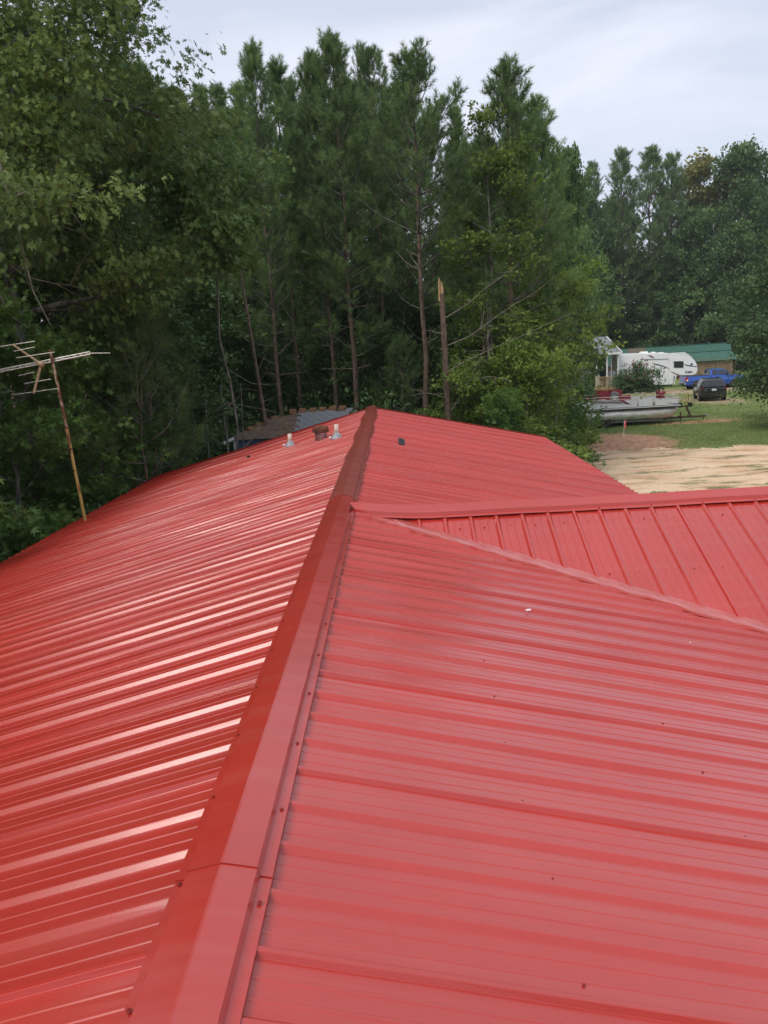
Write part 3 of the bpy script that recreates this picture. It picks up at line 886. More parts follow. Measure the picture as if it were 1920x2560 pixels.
# ------------------------------------------------------------------ foliage generators (numpy)
def unit(a):
    return a / np.maximum(np.linalg.norm(a, axis=-1, keepdims=True), 1e-9)


def needles(rg, P, D, L, n, nl, w, spread=(0.55, 1.30), droop=0.0):
    """brush-like shoots: P base, D axis, L length of the shoot; n needles on each"""
    k = len(P)
    u = rg.uniform(0.0, 1.0, (k, n, 1)) ** 0.8
    D_ = D[:, None, :]
    rnd = rg.normal(size=(k, n, 3))
    perp = unit(rnd - (rnd * D_).sum(-1, keepdims=True) * D_)
    th = rg.uniform(spread[0], spread[1], (k, n, 1)) * (1.15 - 0.5 * u)
    nd = D_ * np.cos(th) + perp * np.sin(th)
    nd[..., 2] -= droop * rg.uniform(0, 1, (k, n))
    nd = unit(nd)
    base = P[:, None, :] + D_ * (L[:, None, None] * u)
    ln = nl * rg.uniform(0.75, 1.15, (k, n, 1))
    sd = unit(np.cross(nd, rg.normal(size=(k, n, 3)))) * (w / 2)
    V = np.stack([base - sd, base + sd, base + nd * ln], 2).reshape(-1, 3)
    F = np.arange(len(V)).reshape(-1, 3)
    tn = np.clip(rg.normal(0.42, 0.28, (k, 1)) + rg.normal(0, 0.12, (k, n)), 0, 1)
    return V, F, np.repeat(tn.reshape(-1), 3)


LEAF = {}
def _leaf(tris): return np.array(tris, float)
LEAF['oak'] = _leaf([[(0.0, 0, 0), (0.30, 0.03, 0), (0.24, 0.26, .05)], [(0.0, 0, 0), (0.24, -0.26, .05), (0.30, -0.03, 0)],
                     [(0.22, 0, 0), (0.60, 0.04, 0), (0.56, 0.42, .07)], [(0.22, 0, 0), (0.56, -0.42, .07), (0.60, -0.04, 0)],
                     [(0.48, 0.0, 0), (0.80, 0.03, -.02), (0.84, 0.30, .03)], [(0.48, 0.0, 0), (0.84, -0.30, .03), (0.80, -0.03, -.02)],
                     [(0.55, 0.07, 0), (0.55, -0.07, 0), (1.06, 0, -.08)]])
LEAF['star'] = _leaf([[(0.10, -0.16, 0), (0.10, 0.16, 0), (1.0, 0, -.08)], [(0.26, 0.0, 0), (-0.02, 0.10, 0), (0.62, 0.58, -.04)],
                      [(0.26, 0.0, 0), (0.62, -0.58, -.04), (-0.02, -0.10, 0)], [(0.2, 0.06, 0), (0.0, 0.0, 0), (0.02, 0.55, -.05)],
                      [(0.2, -0.06, 0), (0.02, -0.55, -.05), (0.0, 0.0, 0)]])
LEAF['oval'] = _leaf([[(0, 0, 0), (0.55, -0.30, .06), (1.0, 0, -.05)], [(0, 0, 0), (1.0, 0, -.05), (0.55, 0.30, .06)]])
LEAF['wide'] = _leaf([[(0, 0, 0), (0.35, -0.42, .06), (1.0, 0, -.06)], [(0, 0, 0), (1.0, 0, -.06), (0.35, 0.42, .06)]])


def leaves(rg, P, out, size, kind, flat=0.55, tint=None, sv=0.3):
    """P leaf points, out a growth direction for each; leaves lie roughly face-up and droop"""
    k = len(P)
    d = out + rg.normal(0, 0.65, (k, 3)); d[:, 2] -= 0.25; d = unit(d)
    up = rg.normal(0, flat, (k, 3)); up[:, 2] += 1.0; up += out * 0.35
    b = unit(np.cross(up, d)); nn = np.cross(d, b)
    s = size * (1 + rg.normal(0, sv, (k, 1, 1)).clip(-0.5, 0.6))
    T = LEAF[kind].reshape(-1, 3)
    V = P[:, None, :] + s * (T[None, :, 0:1] * d[:, None, :] + T[None, :, 1:2] * b[:, None, :] + T[None, :, 2:3] * nn[:, None, :])
    V = V.reshape(-1, 3)
    F = np.arange(len(V)).reshape(-1, 3)
    tn = np.clip((rg.normal(0.45, 0.2, k) if tint is None else tint + rg.normal(0, 0.14, k)), 0, 1)
    return V, F, np.repeat(tn, len(T))


def curve(rg, p, d, L, n=6, lift=0.0, wob=0.12):
    pts = [np.array(p, float)]; d = np.array(d, float)
    for i in range(n - 1):
        d = d + rg.normal(0, wob, 3); d[2] += lift
        d = d / np.linalg.norm(d)
        pts.append(pts[-1] + d * L / (n - 1))
    return np.array(pts)


def trunk_tube(rg, H, r, lean=0.0, wob_=0.05, n=9, top=0.12, flare=1.35, sides=9):
    pts, rad = [], []
    a = rg.uniform(0, 6.28)
    for i in range(n):
        t = i / (n - 1)
        pts.append((lean * t * H * math.cos(a) + rg.normal(0, wob_) * (t > 0), lean * t * H * math.sin(a) + rg.normal(0, wob_) * (t > 0), t * H - (0.3 if i == 0 else 0)))
        rad.append(r * ((1 - t) * (1 - top) + top) * (flare if i == 0 else 1))
    return pts, rad


def interp(pts, z):
    zs = [p[2] for p in pts]
    return np.array([np.interp(z, zs, [p[0] for p in pts]), np.interp(z, zs, [p[1] for p in pts]), z])


PROTO = {}


def make_pine(key, seed, H, cb, Rm, shape='round', whorl=0.42, per=5, sh=9, nn=44, w=0.013, dead=14, r=0.13, m='pine', nl=0.20, droop=0.05, droopb=0.0, leader=0.7):
    rg = np.random.default_rng(seed)
    root = bpy.data.objects.new('pine_tree', None)
    tp, tr = trunk_tube(rg, H * 0.97, r, 0.0, 0.035, 10, 0.10)
    mb_ = MB(); mb_.tube(tp, tr, 8)
    link('trunk', mb_.mesh('trunk', M['bark']), root)
    lb = MB(); P, D, L = [], [], []
    z = cb * H
    while z < H * 0.975:
        t = (z - cb * H) / (H * (1 - cb))
        if shape == 'round': f = 0.42 + 0.62 * math.sin(math.pi * min(1, 0.22 + 0.66 * t)) ; f *= (1 - t ** 4 * 0.8)
        elif shape == 'cone': f = (1 - t) ** 0.75 + 0.13
        else: f = (0.5 + 0.5 * math.sin(math.pi * (0.1 + 0.75 * t))) * (1 - 0.82 * t ** 3)
        nb = per if t < 0.85 else max(3, per - 1)
        a0 = rg.uniform(0, 6.28)
        for b_ in range(nb):
            if t < 0.25 and rg.random() < 0.45: continue
            az = a0 + 6.283 * b_ / nb + rg.normal(0, 0.3)
            ln = Rm * f * rg.uniform(0.65, 1.12)
            el = 0.20 + 0.75 * t + rg.normal(0, 0.12) - droopb
            d = np.array([math.cos(az) * math.cos(el), math.sin(az) * math.cos(el), math.sin(el)])
            p0 = interp(tp, min(z, H * 0.965))
            pts = curve(rg, p0, d, ln, 6, 0.07 + 0.10 * t, 0.09)
            rr_ = 0.010 + 0.009 * ln
            lb.tube(pts, np.linspace(rr_, 0.006, 6), 4, cap=False)
            ns = max(4, int(sh * (0.45 + 0.55 * ln / Rm)))
            for s in range(ns):
                q = 0.45 + 0.55 * (s + 0.6) / ns
                i = min(4, int(q * 5)); fr = q * 5 - i
                p = pts[i] * (1 - fr) + pts[min(i + 1, 5)] * fr
                ax_ = pts[min(i + 1, 5)] - pts[i]; ax_ = ax_ / np.linalg.norm(ax_)
                side = rg.normal(0, 1, 3); side[2] *= 0.7; side = side - ax_ * side.dot(ax_); side /= np.linalg.norm(side) + 1e-6
                dd = ax_ * 0.75 + side * (0.75 if s < ns - 1 else 0.1) + np.array([0, 0, 0.18 + 0.45 * t]); dd /= np.linalg.norm(dd)
                sl = rg.uniform(0.10, 0.34) * (0.6 + 0.5 * ln / Rm)
                if s < ns - 1:
                    e = p + dd * sl
                    if rg.random() < 0.55: lb.tube([p, e], [0.006, 0.003], 3, cap=False)
                else: e = p
                P.append(e); D.append(dd); L.append(rg.uniform(0.20, 0.42))
        z += whorl * rg.uniform(0.75, 1.25) * (1.0 if t < 0.8 else 0.75)
    # the leader and its candles
    top = interp(tp, H * 0.965)
    for q in range(5):
        P.append(top + np.array([0, 0, q * leader / 5 - 0.1])); D.append(np.array([0, 0, 1.0])); L.append(0.28)
    for q in range(4):
        a = q * 1.57 + rg.uniform(0, 1)
        for s in range(2):
            P.append(top + np.array([0.13 * math.cos(a) * (1 + s * .4), 0.13 * math.sin(a) * (1 + s * .4), -0.15 + s * 0.22])); D.append(unit(np.array([0.35 * math.cos(a), 0.35 * math.sin(a), 1.0]))); L.append(0.26)
    V, F, tn = needles(rg, np.array(P), np.array(D), np.array(L), nn, nl, w, droop=droop)
    cm = tri_mesh('crown', V, F, tn, M[m])
    o = link('crown', cm, root); o['kind'] = 'stuff'
    link('limbs', lb.mesh('limbs', M['barkgrey']), root)['kind'] = 'stuff'
    if dead:
        db = MB()
        for q in range(dead):
            zz = rg.uniform(0.22 * H, (cb + 0.22) * H); az = rg.uniform(0, 6.28); el = rg.uniform(-0.05, 0.75); ln = rg.uniform(0.5, 2.1)
            d = np.array([math.cos(az) * math.cos(el), math.sin(az) * math.cos(el), math.sin(el)])
            pts = curve(rg, interp(tp, zz), d, ln, 6, 0.05, 0.12)
            db.tube(pts, np.linspace(0.017, 0.004, 6), 4, cap=False)
            for s in range(3):
                i = int(rg.integers(2, 5)); dd = unit(pts[i] - pts[i - 1] + rg.normal(0, 0.6, 3))
                db.tube(curve(rg, pts[i], dd, ln * 0.3, 3), [0.006, 0.004, 0.002], 3, cap=False)
        link('dead_branches', db.mesh('dead_branches', M['deadwood']), root)['kind'] = 'stuff'
    root['H'] = H
    PROTO[key] = root
    return root


def make_broad(key, seed, H, Rm, cb=0.2, nl=16000, kind='wide', size=0.13, m='dark', limbs=15, subs=6, prof='egg', r=0.16, bark='barkgrey', name='broadleaf_tree', spray=0.42, clump=0.16, flatz=0.6, dead=0, lean=0.02, bare=0.0, el0=0.18):
    rg = np.random.default_rng(seed)
    root = bpy.data.objects.new(name, None)
    tp, tr = trunk_tube(rg, H * 0.9, r, lean, 0.06 * H / 10, 9, 0.15)
    mb_ = MB(); mb_.tube(tp, tr, 9)
    link('trunk', mb_.mesh('trunk', M[bark]), root)
    lb = MB(); cen, outd, wt = [], [], []
    for i in range(limbs):
        t = (i + 0.5) / limbs
        z = H * (cb + (0.90 - cb) * t)
        az = i * 2.4 + rg.normal(0, 0.35)
        if prof == 'egg': f = math.sin(math.pi * min(0.97, 0.20 + 0.72 * t)) ** 0.8
        elif prof == 'cone': f = 1.0 - 0.8 * t
        elif prof == 'dome': f = math.sqrt(max(0.05, 1 - (t * 0.95) ** 2))
        else: f = 0.75 + 0.25 * math.sin(3.1 * t)
        ln = Rm * f * rg.uniform(0.72, 1.15)
        el = el0 + (0.93 - el0) * t + rg.normal(0, 0.12)
        d = np.array([math.cos(az) * math.cos(el), math.sin(az) * math.cos(el), math.sin(el)])
        pts = curve(rg, interp(tp, min(z, H * 0.88)), d, ln, 7, 0.02, 0.14)
        r0 = r * (0.42 - 0.24 * t)
        lb.tube(pts, np.linspace(r0, 0.012, 7), 5, cap=False)
        for s in range(subs):
            q = rg.uniform(0.28, 1.0) if s else 1.0
            k = min(5, int(q * 6)); fr = q * 6 - k
            p = pts[k] * (1 - fr) + pts[min(k + 1, 6)] * fr
            ax_ = unit(pts[min(k + 1, 6)] - pts[max(k - 1, 0)])
            dd = unit(ax_ + rg.normal(0, 0.75, 3) * np.array([1, 1, 0.7]) + np.array([0, 0, 0.12]))
            sl = ln * rg.uniform(0.22, 0.45) + 0.25
            sp = curve(rg, p, dd, sl, 5, 0.0, 0.2)
            lb.tube(sp, np.linspace(0.016, 0.004, 5), 3, cap=False)
            if rg.random() < bare: continue
            tb = np.clip(rg.normal(0.42, 0.22), 0.02, 0.95)
            for j in (2, 3, 4):
                c = sp[j] + rg.normal(0, 0.10, 3)
                cen.append(c); outd.append(unit(dd * 0.6 + unit(c - np.array([0, 0, H * (cb + 0.35)])) * 0.6)); wt.append(tb)
    cen, outd, wt = np.array(cen), np.array(outd), np.array(wt)
    idx = rg.integers(0, len(cen), nl)
    off = rg.normal(0, 1, (nl, 3)); off *= np.array([spray, spray, spray * flatz])
    # small twigs: gather leaves in bunches so that the crown breaks up
    nb = nl // 9
    bunch = rg.normal(0, 1, (nb, 3)) * np.array([spray, spray, spray * flatz])
    bi = rg.integers(0, len(cen), nb)
    pick = rg.integers(0, nb, nl)
    P = cen[bi[pick]] + bunch[pick] + rg.normal(0, clump, (nl, 3)) * np.array([1, 1, 0.6])
    O = outd[bi[pick]]
    # leaf tint differs at random from one side branch to the next
    V, F, tn = leaves(rg, P, O, size, kind, tint=wt[bi[pick]])
    o = link('crown', tri_mesh('crown', V, F, tn, M[m]), root); o['kind'] = 'stuff'
    link('limbs', lb.mesh('limbs', M[bark]), root)['kind'] = 'stuff'
    if dead:
        db = MB()
        for q in range(dead):
            zz = rg.uniform(0.25 * H, 0.6 * H); az = rg.uniform(-2.2, 0.4); el = rg.uniform(-0.5, 0.3); ln = rg.uniform(1.5, 3.2)
            d = np.array([math.cos(az) * math.cos(el), math.sin(az) * math.cos(el), math.sin(el)])
            pts = curve(rg, interp(tp, zz), d, ln, 9, -0.06, 0.22)
            db.tube(pts, np.linspace(0.018, 0.005, 9), 5, cap=False)
            for s in range(5):
                i = int(rg.integers(2, 8)); dd = unit(pts[i] - pts[i - 1] + rg.normal(0, 0.7, 3))
                db.tube(curve(rg, pts[i], dd, ln * 0.35, 5, -0.05, 0.2), np.linspace(0.014, 0.003, 5), 4, cap=False)
        link('dead_branches', db.mesh('dead_branches', M['deadwood']), root)['kind'] = 'stuff'
    root['H'] = H
    PROTO[key] = root
    return root


def make_shrub(key, seed, H, Rm, nl, kind, size, m, name='shrub'):
    rg = np.random.default_rng(seed)
    root = bpy.data.objects.new(name, None)
    st = MB(); cen = []
    for i in range(16):
        az = i * 2.4 + rg.normal(0, 0.3); el = rg.uniform(0.5, 1.35); ln = rg.uniform(0.7, 1.0) * math.hypot(Rm * math.cos(el), H * 0.85 * math.sin(el))
        pts = curve(rg, (0.1 * math.cos(az), 0.1 * math.sin(az), 0), (math.cos(az) * math.cos(el), math.sin(az) * math.cos(el), math.sin(el)), ln, 7, -0.02, 0.13)
        st.tube(pts, np.linspace(0.022, 0.005, 7), 4, cap=False)
        for j in range(2, 7):
            for q in range(2): cen.append(pts[j] + rg.normal(0, 0.22, 3) * Rm / 1.5)
    cen = np.array(cen); cen[:, 2] = np.maximum(cen[:, 2], 0.15)
    nb = nl // 8
    b0 = cen[rg.integers(0, len(cen), nb)] + rg.normal(0, 0.20 * Rm / 1.5, (nb, 3))
    pk = rg.integers(0, nb, nl)
    P = b0[pk] + rg.normal(0, 0.10, (nl, 3)); P[:, 2] = np.abs(P[:, 2])
    O = unit(P - np.array([0, 0, H * 0.3]))
    tb = np.clip(rg.normal(0.42, 0.18, nb), 0, 1)
    V, F, tn = leaves(rg, P, O, size, kind, tint=tb[pk])
    o = link('foliage', tri_mesh('foliage', V, F, tn, M[m]), root); o['kind'] = 'stuff'
    link('stem', st.mesh('stem', M['barkgrey']), root)
    root['H'] = H
    PROTO[key] = root
    return root


USED = set()


def plant(key, x, y, H, label, cat='tree', group=None, rz=None, wide=1.0, tilt=(0, 0), name=None):
    root = PROTO[key]
    if key in USED:
        o = copy_tree(root)
    else:
        o = root; USED.add(key); C.objects.link(o)
    s = H / root['H']
    o.location = (x, y, gh(x, y) - 0.03)
    o.scale = (s * wide, s * wide, s)
    o.rotation_euler = (tilt[0], tilt[1], random.uniform(0, 6.28) if rz is None else rz)
    for k in ('label', 'category', 'group'):
        if k in o: del o[k]
    if name: o.name = name
    return tag(o, label, cat, group)

# ------------------------------------------------------------------ tree kinds
make_pine('pa', 21, 16.7, 0.34, 2.1, 'round', 0.52, 5, 15, 56, 0.016)
make_pine('pb', 22, 15.5, 0.44, 2.9, 'round', 0.58, 5, 17, 56, 0.016, dead=10)
make_pine('pc', 23, 18.0, 0.36, 1.7, 'cone', 0.52, 5, 14, 56, 0.016, dead=10)
make_pine('pd', 24, 14.6, 0.22, 2.9, 'cone', 0.50, 5, 17, 56, 0.016, dead=10, r=0.15)
make_pine('pe', 25, 16.0, 0.28, 2.2, 'even', 0.54, 5, 15, 56, 0.016, dead=12)
make_pine('sap', 26, 7.0, 0.16, 2.2, 'even', 0.55, 4, 9, 60, 0.011, dead=4, r=0.06, m='pinebright', nl=0.23, droop=0.35, droopb=0.15)
make_broad('oak', 31, 16.0, 4.3, 0.36, 60000, 'oak', 0.155, 'oak', 28, 8, 'even', 0.2, name='oak_tree', spray=0.44, clump=0.16, dead=6)
make_broad('oaksmall', 32, 10.3, 1.45, 0.70, 6500, 'oak', 0.17, 'oakbright', 12, 5, 'egg', 0.05, name='oak_tree', spray=0.24, clump=0.14, el0=0.5)
make_broad('gum', 33, 7.5, 2.6, 0.10, 13000, 'star', 0.15, 'gum', 16, 6, 'dome', 0.08, name='sweetgum_tree', spray=0.34, clump=0.13, flatz=0.35)
make_broad('gumtall', 34, 13.6, 1.5, 0.12, 9500, 'wide', 0.13, 'yellow', 20, 5, 'even', 0.09, name='sweetgum_tree', spray=0.26, clump=0.14, flatz=0.5)
make_broad('dark', 35, 12.0, 3.2, 0.10, 15000, 'wide', 0.19, 'dark', 18, 6, 'egg', 0.14, spray=0.45, clump=0.2)
make_broad('far', 36, 20.0, 5.2, 0.08, 26000, 'wide', 0.32, 'dark', 22, 7, 'egg', 0.25, spray=0.62, clump=0.3)
make_broad('edge', 37, 10.0, 4.3, 0.12, 64000, 'wide', 0.15, 'bush', 36, 8, 'dome', 0.16, spray=0.42, clump=0.17, el0=-0.15)
make_broad('limeup', 40, 7.6, 2.5, 0.52, 7000, 'wide', 0.13, 'yellow', 14, 6, 'dome', 0.07, name='sweetgum_tree', spray=0.30, clump=0.13, flatz=0.35)
make_broad('turn', 38, 20.0, 3.6, 0.3, 12000, 'wide', 0.28, 'autumn', 16, 6, 'egg', 0.2, spray=0.5, clump=0.24)
make_broad('lime', 39, 6.0, 2.0, 0.08, 9000, 'wide', 0.13, 'yellow', 15, 6, 'dome', 0.06, name='sweetgum_tree', spray=0.30, clump=0.13, flatz=0.35)
make_shrub('shrub', 41, 2.6, 1.5, 6000, 'wide', 0.11, 'gum')
make_shrub('shrubdark', 42, 2.8, 1.6, 6000, 'oval', 0.14, 'dark')

# ------------------------------------------------------------------ front of the wood: trees one can tell apart
plant('oak', -8.9, 18.8, 18.0, 'tall oak towering over the left corner, lobed leaves and bare pale limbs', rz=0.6, wide=0.82)
plant('oaksmall', -4.35, 21.0, 10.5, 'small oak with a bright clump of lobed leaves between the big oak and the pines')
plant('oak', -12.6, 22.5, 16.5, 'big oak behind the tall left oak, partly hidden by it', rz=2.9)
plant('gum', -8.9, 13.0, 7.0, 'sweetgum with star-shaped leaves beside the television antenna')
plant('gum', -8.3, 16.6, 7.0, 'sweetgum just right of the antenna top, branches in flat layers')
plant('gum', -7.7, 19.9, 6.0, 'lower sweetgum right of the antenna pole, deep in shade')
plant('gum', -10.4, 9.6, 5.8, 'sweetgum at the left edge, lower than the antenna')
plant('sap', -7.0, 22.2, 7.0, 'young pine with soft drooping needles left of the blue shed', rz=1.0)
plant('sap', -6.4, 19.4, 6.2, 'young wispy pine right of the antenna, below the oak', rz=2.2)
plant('sap', 0.35, 30.6, 5.4, 'young pine among the bare trunks behind the roof peak', rz=4.0)
plant('pa', -4.55, 31.0, 16.2, 'pine with paired spiky tops just left of the middle group', wide=0.85, rz=0.3)
plant('pc', -4.0, 33.2, 16.4, 'slim pine close behind the spiky paired pine', rz=1.3)
plant('pa', -2.45, 32.2, 16.2, 'pine with a ragged top left of the tallest pine', rz=2.0, wide=0.9)
plant('pa', -1.55, 31.2, 16.4, 'tallest pine in the middle, long bare reddish trunk', rz=3.3)
plant('pb', -0.35, 34.6, 17.0, 'pine with a bushy top right of the tallest pine', rz=4.4, wide=0.85)
plant('pb', 1.22, 29.6, 15.1, 'broad-topped pine with a thin greyish trunk left of the broken trunk', rz=0.9, wide=1.1)
plant('pc', 4.1, 45.0, 17.5, 'thin small-topped pine in the gap right of the broad-topped pine')
plant('pd', 4.5, 29.8, 14.6, 'full dark pine behind the broken trunk, branches down low', rz=1.9)
plant('pd', 6.3, 34.2, 14.6, 'dark pine at the right shoulder of the wood', rz=5.0)
plant('pe', 7.5, 40.0, 15.2, 'lower pine at the right end of the wood', rz=0.2)
plant('gumtall', 3.55, 28.7, 13.3, 'tall narrow sweetgum with yellow-green leaves left of the full dark pine', rz=0.7)
plant('far', 11.1, 50.0, 16.3, 'pale green broadleaf tree peeking out behind the pines at the sky gap', wide=0.42)
lows = [('lime', 2.9, 27.6, 4.6, 1.0, 'low yellow-green sweetgum right beside the snapped trunk'),
        ('lime', 4.6, 27.7, 5.2, 1.0, 'young sweetgum in front of the full dark pine trunk'),
        ('lime', 4.8, 30.2, 6.4, 0.95, 'bushy sweetgum leaning out towards the driveway'),
        ('limeup', 6.4, 31.6, 7.6, 1.0, 'yellowish sweetgum whose branches reach out over the boat stern'),
        ('lime', 5.2, 34.0, 7.0, 0.9, 'sweetgum covering the stern of the pontoon boat'),
        ('gum', 3.6, 25.6, 3.6, 0.75, 'leafy young tree at the far right corner of the roof')]
for k, x, y, h, w_, lb_ in lows: plant(k, x, y, h, lb_, wide=w_, group='young sweetgums at the end of the house')

# trees farther in, which nothing in the photograph tells apart
def skyline(q):
    xs_ = [-0.9, -0.30, -0.21, -0.15, -0.10, -0.06, 0.05, 0.08, 0.10, 0.13, 0.16, 0.21, 0.25, 0.29, 0.36, 0.5]
    es_ = [0.40, 0.36, 0.30, 0.30, 0.30, 0.33, 0.32, 0.28, 0.25, 0.26, 0.28, 0.24, 0.19, 0.20, 0.19, 0.19]
    return float(np.interp(q, xs_, es_))


for x, y in ((-9.4, 45), (-8.3, 44), (-7.6, 46)):
    plant('pc', x, y, 5.4 + y * 0.312, 'spiky pine top in the row between the big oak and the paired pine', group='spiky pines in the gap right of the oak')
plant('pc', -4.9, 47.5, 20.3, 'thin pine with two small tops left of the tallest pine')
rf = np.random.default_rng(77)
spots = []
for row, (y, x0, x1, st) in enumerate(((37, -15, 7.5, 2.6), (42, -18, 8.5, 2.8), (48, -22, 10, 3.0), (55, -26, 12.5, 3.4))):
    x = x0
    while x < x1:
        xx, yy = x + rf.uniform(-0.8, 0.8), y + rf.uniform(-1.6, 1.6)
        e = skyline(xx / yy) - abs(rf.normal(0.015, 0.02)) - 0.012
        h = 5.4 + yy * e
        spots.append((['pa', 'pe', 'pc', 'pd', 'pb'][int(rf.integers(0, 5))], xx, yy, h)); x += st
def zone(x, y):
    q = x / y
    return ('behind the big oak' if q < -0.26 else 'between the big oak and the paired-top pine' if q < -0.15 else 'behind the paired-top pine' if q < -0.06
            else 'behind the tallest pine' if q < 0.015 else 'behind the broad-topped pine' if q < 0.085 else 'behind the full dark pine' if q < 0.17 else 'at the right end of the wood')
KIND = {'pa': 'round-topped', 'pe': 'leafy straight-sided', 'pc': 'slender pointed', 'pd': 'full cone-shaped', 'pb': 'broad-headed'}
for k, x, y, h in spots:
    lb_ = KIND[k] + ' pine deeper in the wood ' + zone(x, y)
    plant(k, x, y, h, lb_, group=lb_.replace(' pine ', ' pines '), wide=1.05 if k != 'pb' else 0.8)
for x, y, h in ((-15, 14, 13), (-17, 20, 15), (-17, 26, 16), (-9.5, 26, 11), (-7.2, 25, 7.0), (-13, 31, 14), (-8.5, 31.5, 9), (-19.5, 33, 17), (-3, 38.5, 8), (1.5, 38, 7.5), (5.5, 40, 8), (-7, 36.5, 8.5), (-11, 36, 11), (-1.0, 42, 9), (3.4, 34.5, 6.5), (6.3, 38, 8), (-5.4, 33.5, 5.6), (-2.9, 34, 5.8), (-0.4, 33, 6.2), (2.4, 32.4, 6.0), (-7.6, 34, 7), (0.6, 36, 7.5), (-1.9, 36.2, 8.2), (4.6, 36, 8)):
    plant('dark', x, y, h, 'shaded dark broadleaf tree low in the wood ' + zone(x, y), group='shaded broadleaf trees ' + zone(x, y))
# the wood goes on past the left edge: what the left slope of the roof mirrors
for x, y, h in ((-13.0, 5, 13), (-13.6, 0.5, 13), (-12.8, -4.5, 12.5), (-13.6, 9.4, 13), (-18.5, 3, 18), (-18.5, -3, 18), (-19, 9, 18), (-12.8, -9.5, 12.5), (-15, 13, 14.5)):
    plant('dark', x, y, h, 'broadleaf tree of the wood beyond the left edge', group='trees beyond the left edge', wide=0.95)
plant('pc', 14.2, 60, 16.3, 'slim pine at the edge of the sky gap above the camper')
for i, (x, y, h, k) in enumerate(((-7.9, 9.2, 2.7, 0), (-8.6, 11.3, 3.0, 1), (-7.6, 13.4, 2.6, 1), (-8.8, 15, 2.9, 0), (-7.4, 16.3, 2.4, 1), (-7.5, 18.4, 2.6, 0), (-6.6, 20.6, 2.4, 1), (-9.2, 18, 3.2, 1), (-7.9, 24.4, 2.4, 1),
                                   (-7.2, 22.6, 2.8, 0), (-8.6, 21, 3.2, 1), (-10.5, 14, 3.2, 1), (-8.4, 26.5, 2.8, 1), (-1.2, 24.3, 3.2, 0), (0.4, 25.5, 3.3, 1), (-2.2, 31, 3.4, 1), (2.0, 25.0, 3.0, 1), (3.4, 25.6, 2.8, 0), (3.9, 23.6, 1.9, 1), (4.6, 26.8, 2.3, 0), (5.3, 29.6, 2.8, 0),
                                   (-0.6, 28.6, 4.0, 1), (-4.3, 32.2, 3.8, 1), (-6.9, 29.8, 4.2, 1), (6.8, 34.0, 3.2, 0), (7.4, 38.6, 3.2, 1), (8.3, 42, 3.4, 0), (9.2, 47, 4.0, 1), (-9.6, 27.2, 4.2, 1))):
    plant('shrubdark' if k else 'shrub', x, y, h, 'understory shrub in the shade along the back of the house' if x < 1 else 'leafy shrub under the trees at the right end of the house', 'shrub', group='understory shrubs left' if x < 1 else 'understory shrubs right')

# ------------------------------------------------------------------ wood behind the yard on the right
plant('pd', 34.7, 121.0, 31.9, 'tall dark pine, leftmost top of the far trees behind the camper', wide=0.95, rz=1.0)
plant('pe', 39.1, 121.5, 32.3, 'tall dark pine in the middle of the far pine group', wide=1.25, rz=2.0)
plant('pd', 42.8, 123.2, 31.4, 'tall dark pine at the right of the far pine group', wide=0.95, rz=3.0)
plant('turn', 48.8, 129.9, 33.0, 'far tree with its leaves turning orange at the top')
plant('far', 54.4, 125.4, 33.0, 'broad dark green tree at the far right skyline', wide=0.75, rz=0.4)
plant('far', 62.2, 127.7, 34.1, 'broad dark tree running out of the right edge behind', wide=0.75, rz=2.4)
plant('far', 45.5, 120.4, 23.5, 'mid-green broadleaf tree in front of the far pines', wide=0.8, rz=1.4)
plant('far', 51.1, 119.6, 21.2, 'broadleaf tree overhanging the green-roofed building', wide=0.8, rz=4.1)
plant('far', 40.3, 120.7, 16.7, 'lower broadleaf tree behind the middle of the green roof', wide=0.85, rz=5.1)
plant('far', 57.7, 120.5, 19.5, 'lower leafy tree behind the right end of the green roof', wide=0.8, rz=3.1)
for x, y, h, k in ((30.5, 122.1, 20.7, 'dark'), (26.9, 116.5, 18.4, 'dark'), (20.5, 100.0, 18.0, 'pd'), (33.0, 132.2, 27.4, 'pe'), (37.0, 131.0, 27.4, 'far'), (44.8, 133.3, 28.5, 'pd'), (17.5, 95.0, 17.0, 'dark'), (13.2, 70.0, 15.0, 'pe'), (14.0, 94.0, 17.0, 'pd'), (18.0, 108.0, 20.0, 'dark'), (52.6, 135.5, 28.5, 'far'), (60.5, 135.5, 29.6, 'far'), (66.1, 121.0, 28.5, 'far'), (33.6, 122.1, 12.8, 'dark'), (48.2, 123.2, 18.4, 'dark'), (10.2, 60.0, 12.5, 'dark')):
    plant(k, x, y, h, 'tree in the wood behind the yard, merged with its neighbours', group='trees behind the yard', wide=0.8 if k in ('far', 'pd') else 1.1)
for k, x, y, h in (('pd', 31.2, 124, 31.0), ('far', 27.8, 121, 27.0)):
    plant(k, x, y, h, 'tree filling the dip in the skyline left of the far pines, ' + ('a dark pine' if k == 'pd' else 'a rounded broadleaf'), wide=0.8)
plant('edge', 22.3, 40.4, 9.6, 'dense dark leafy tree at the right edge beside the black car', rz=0.4)

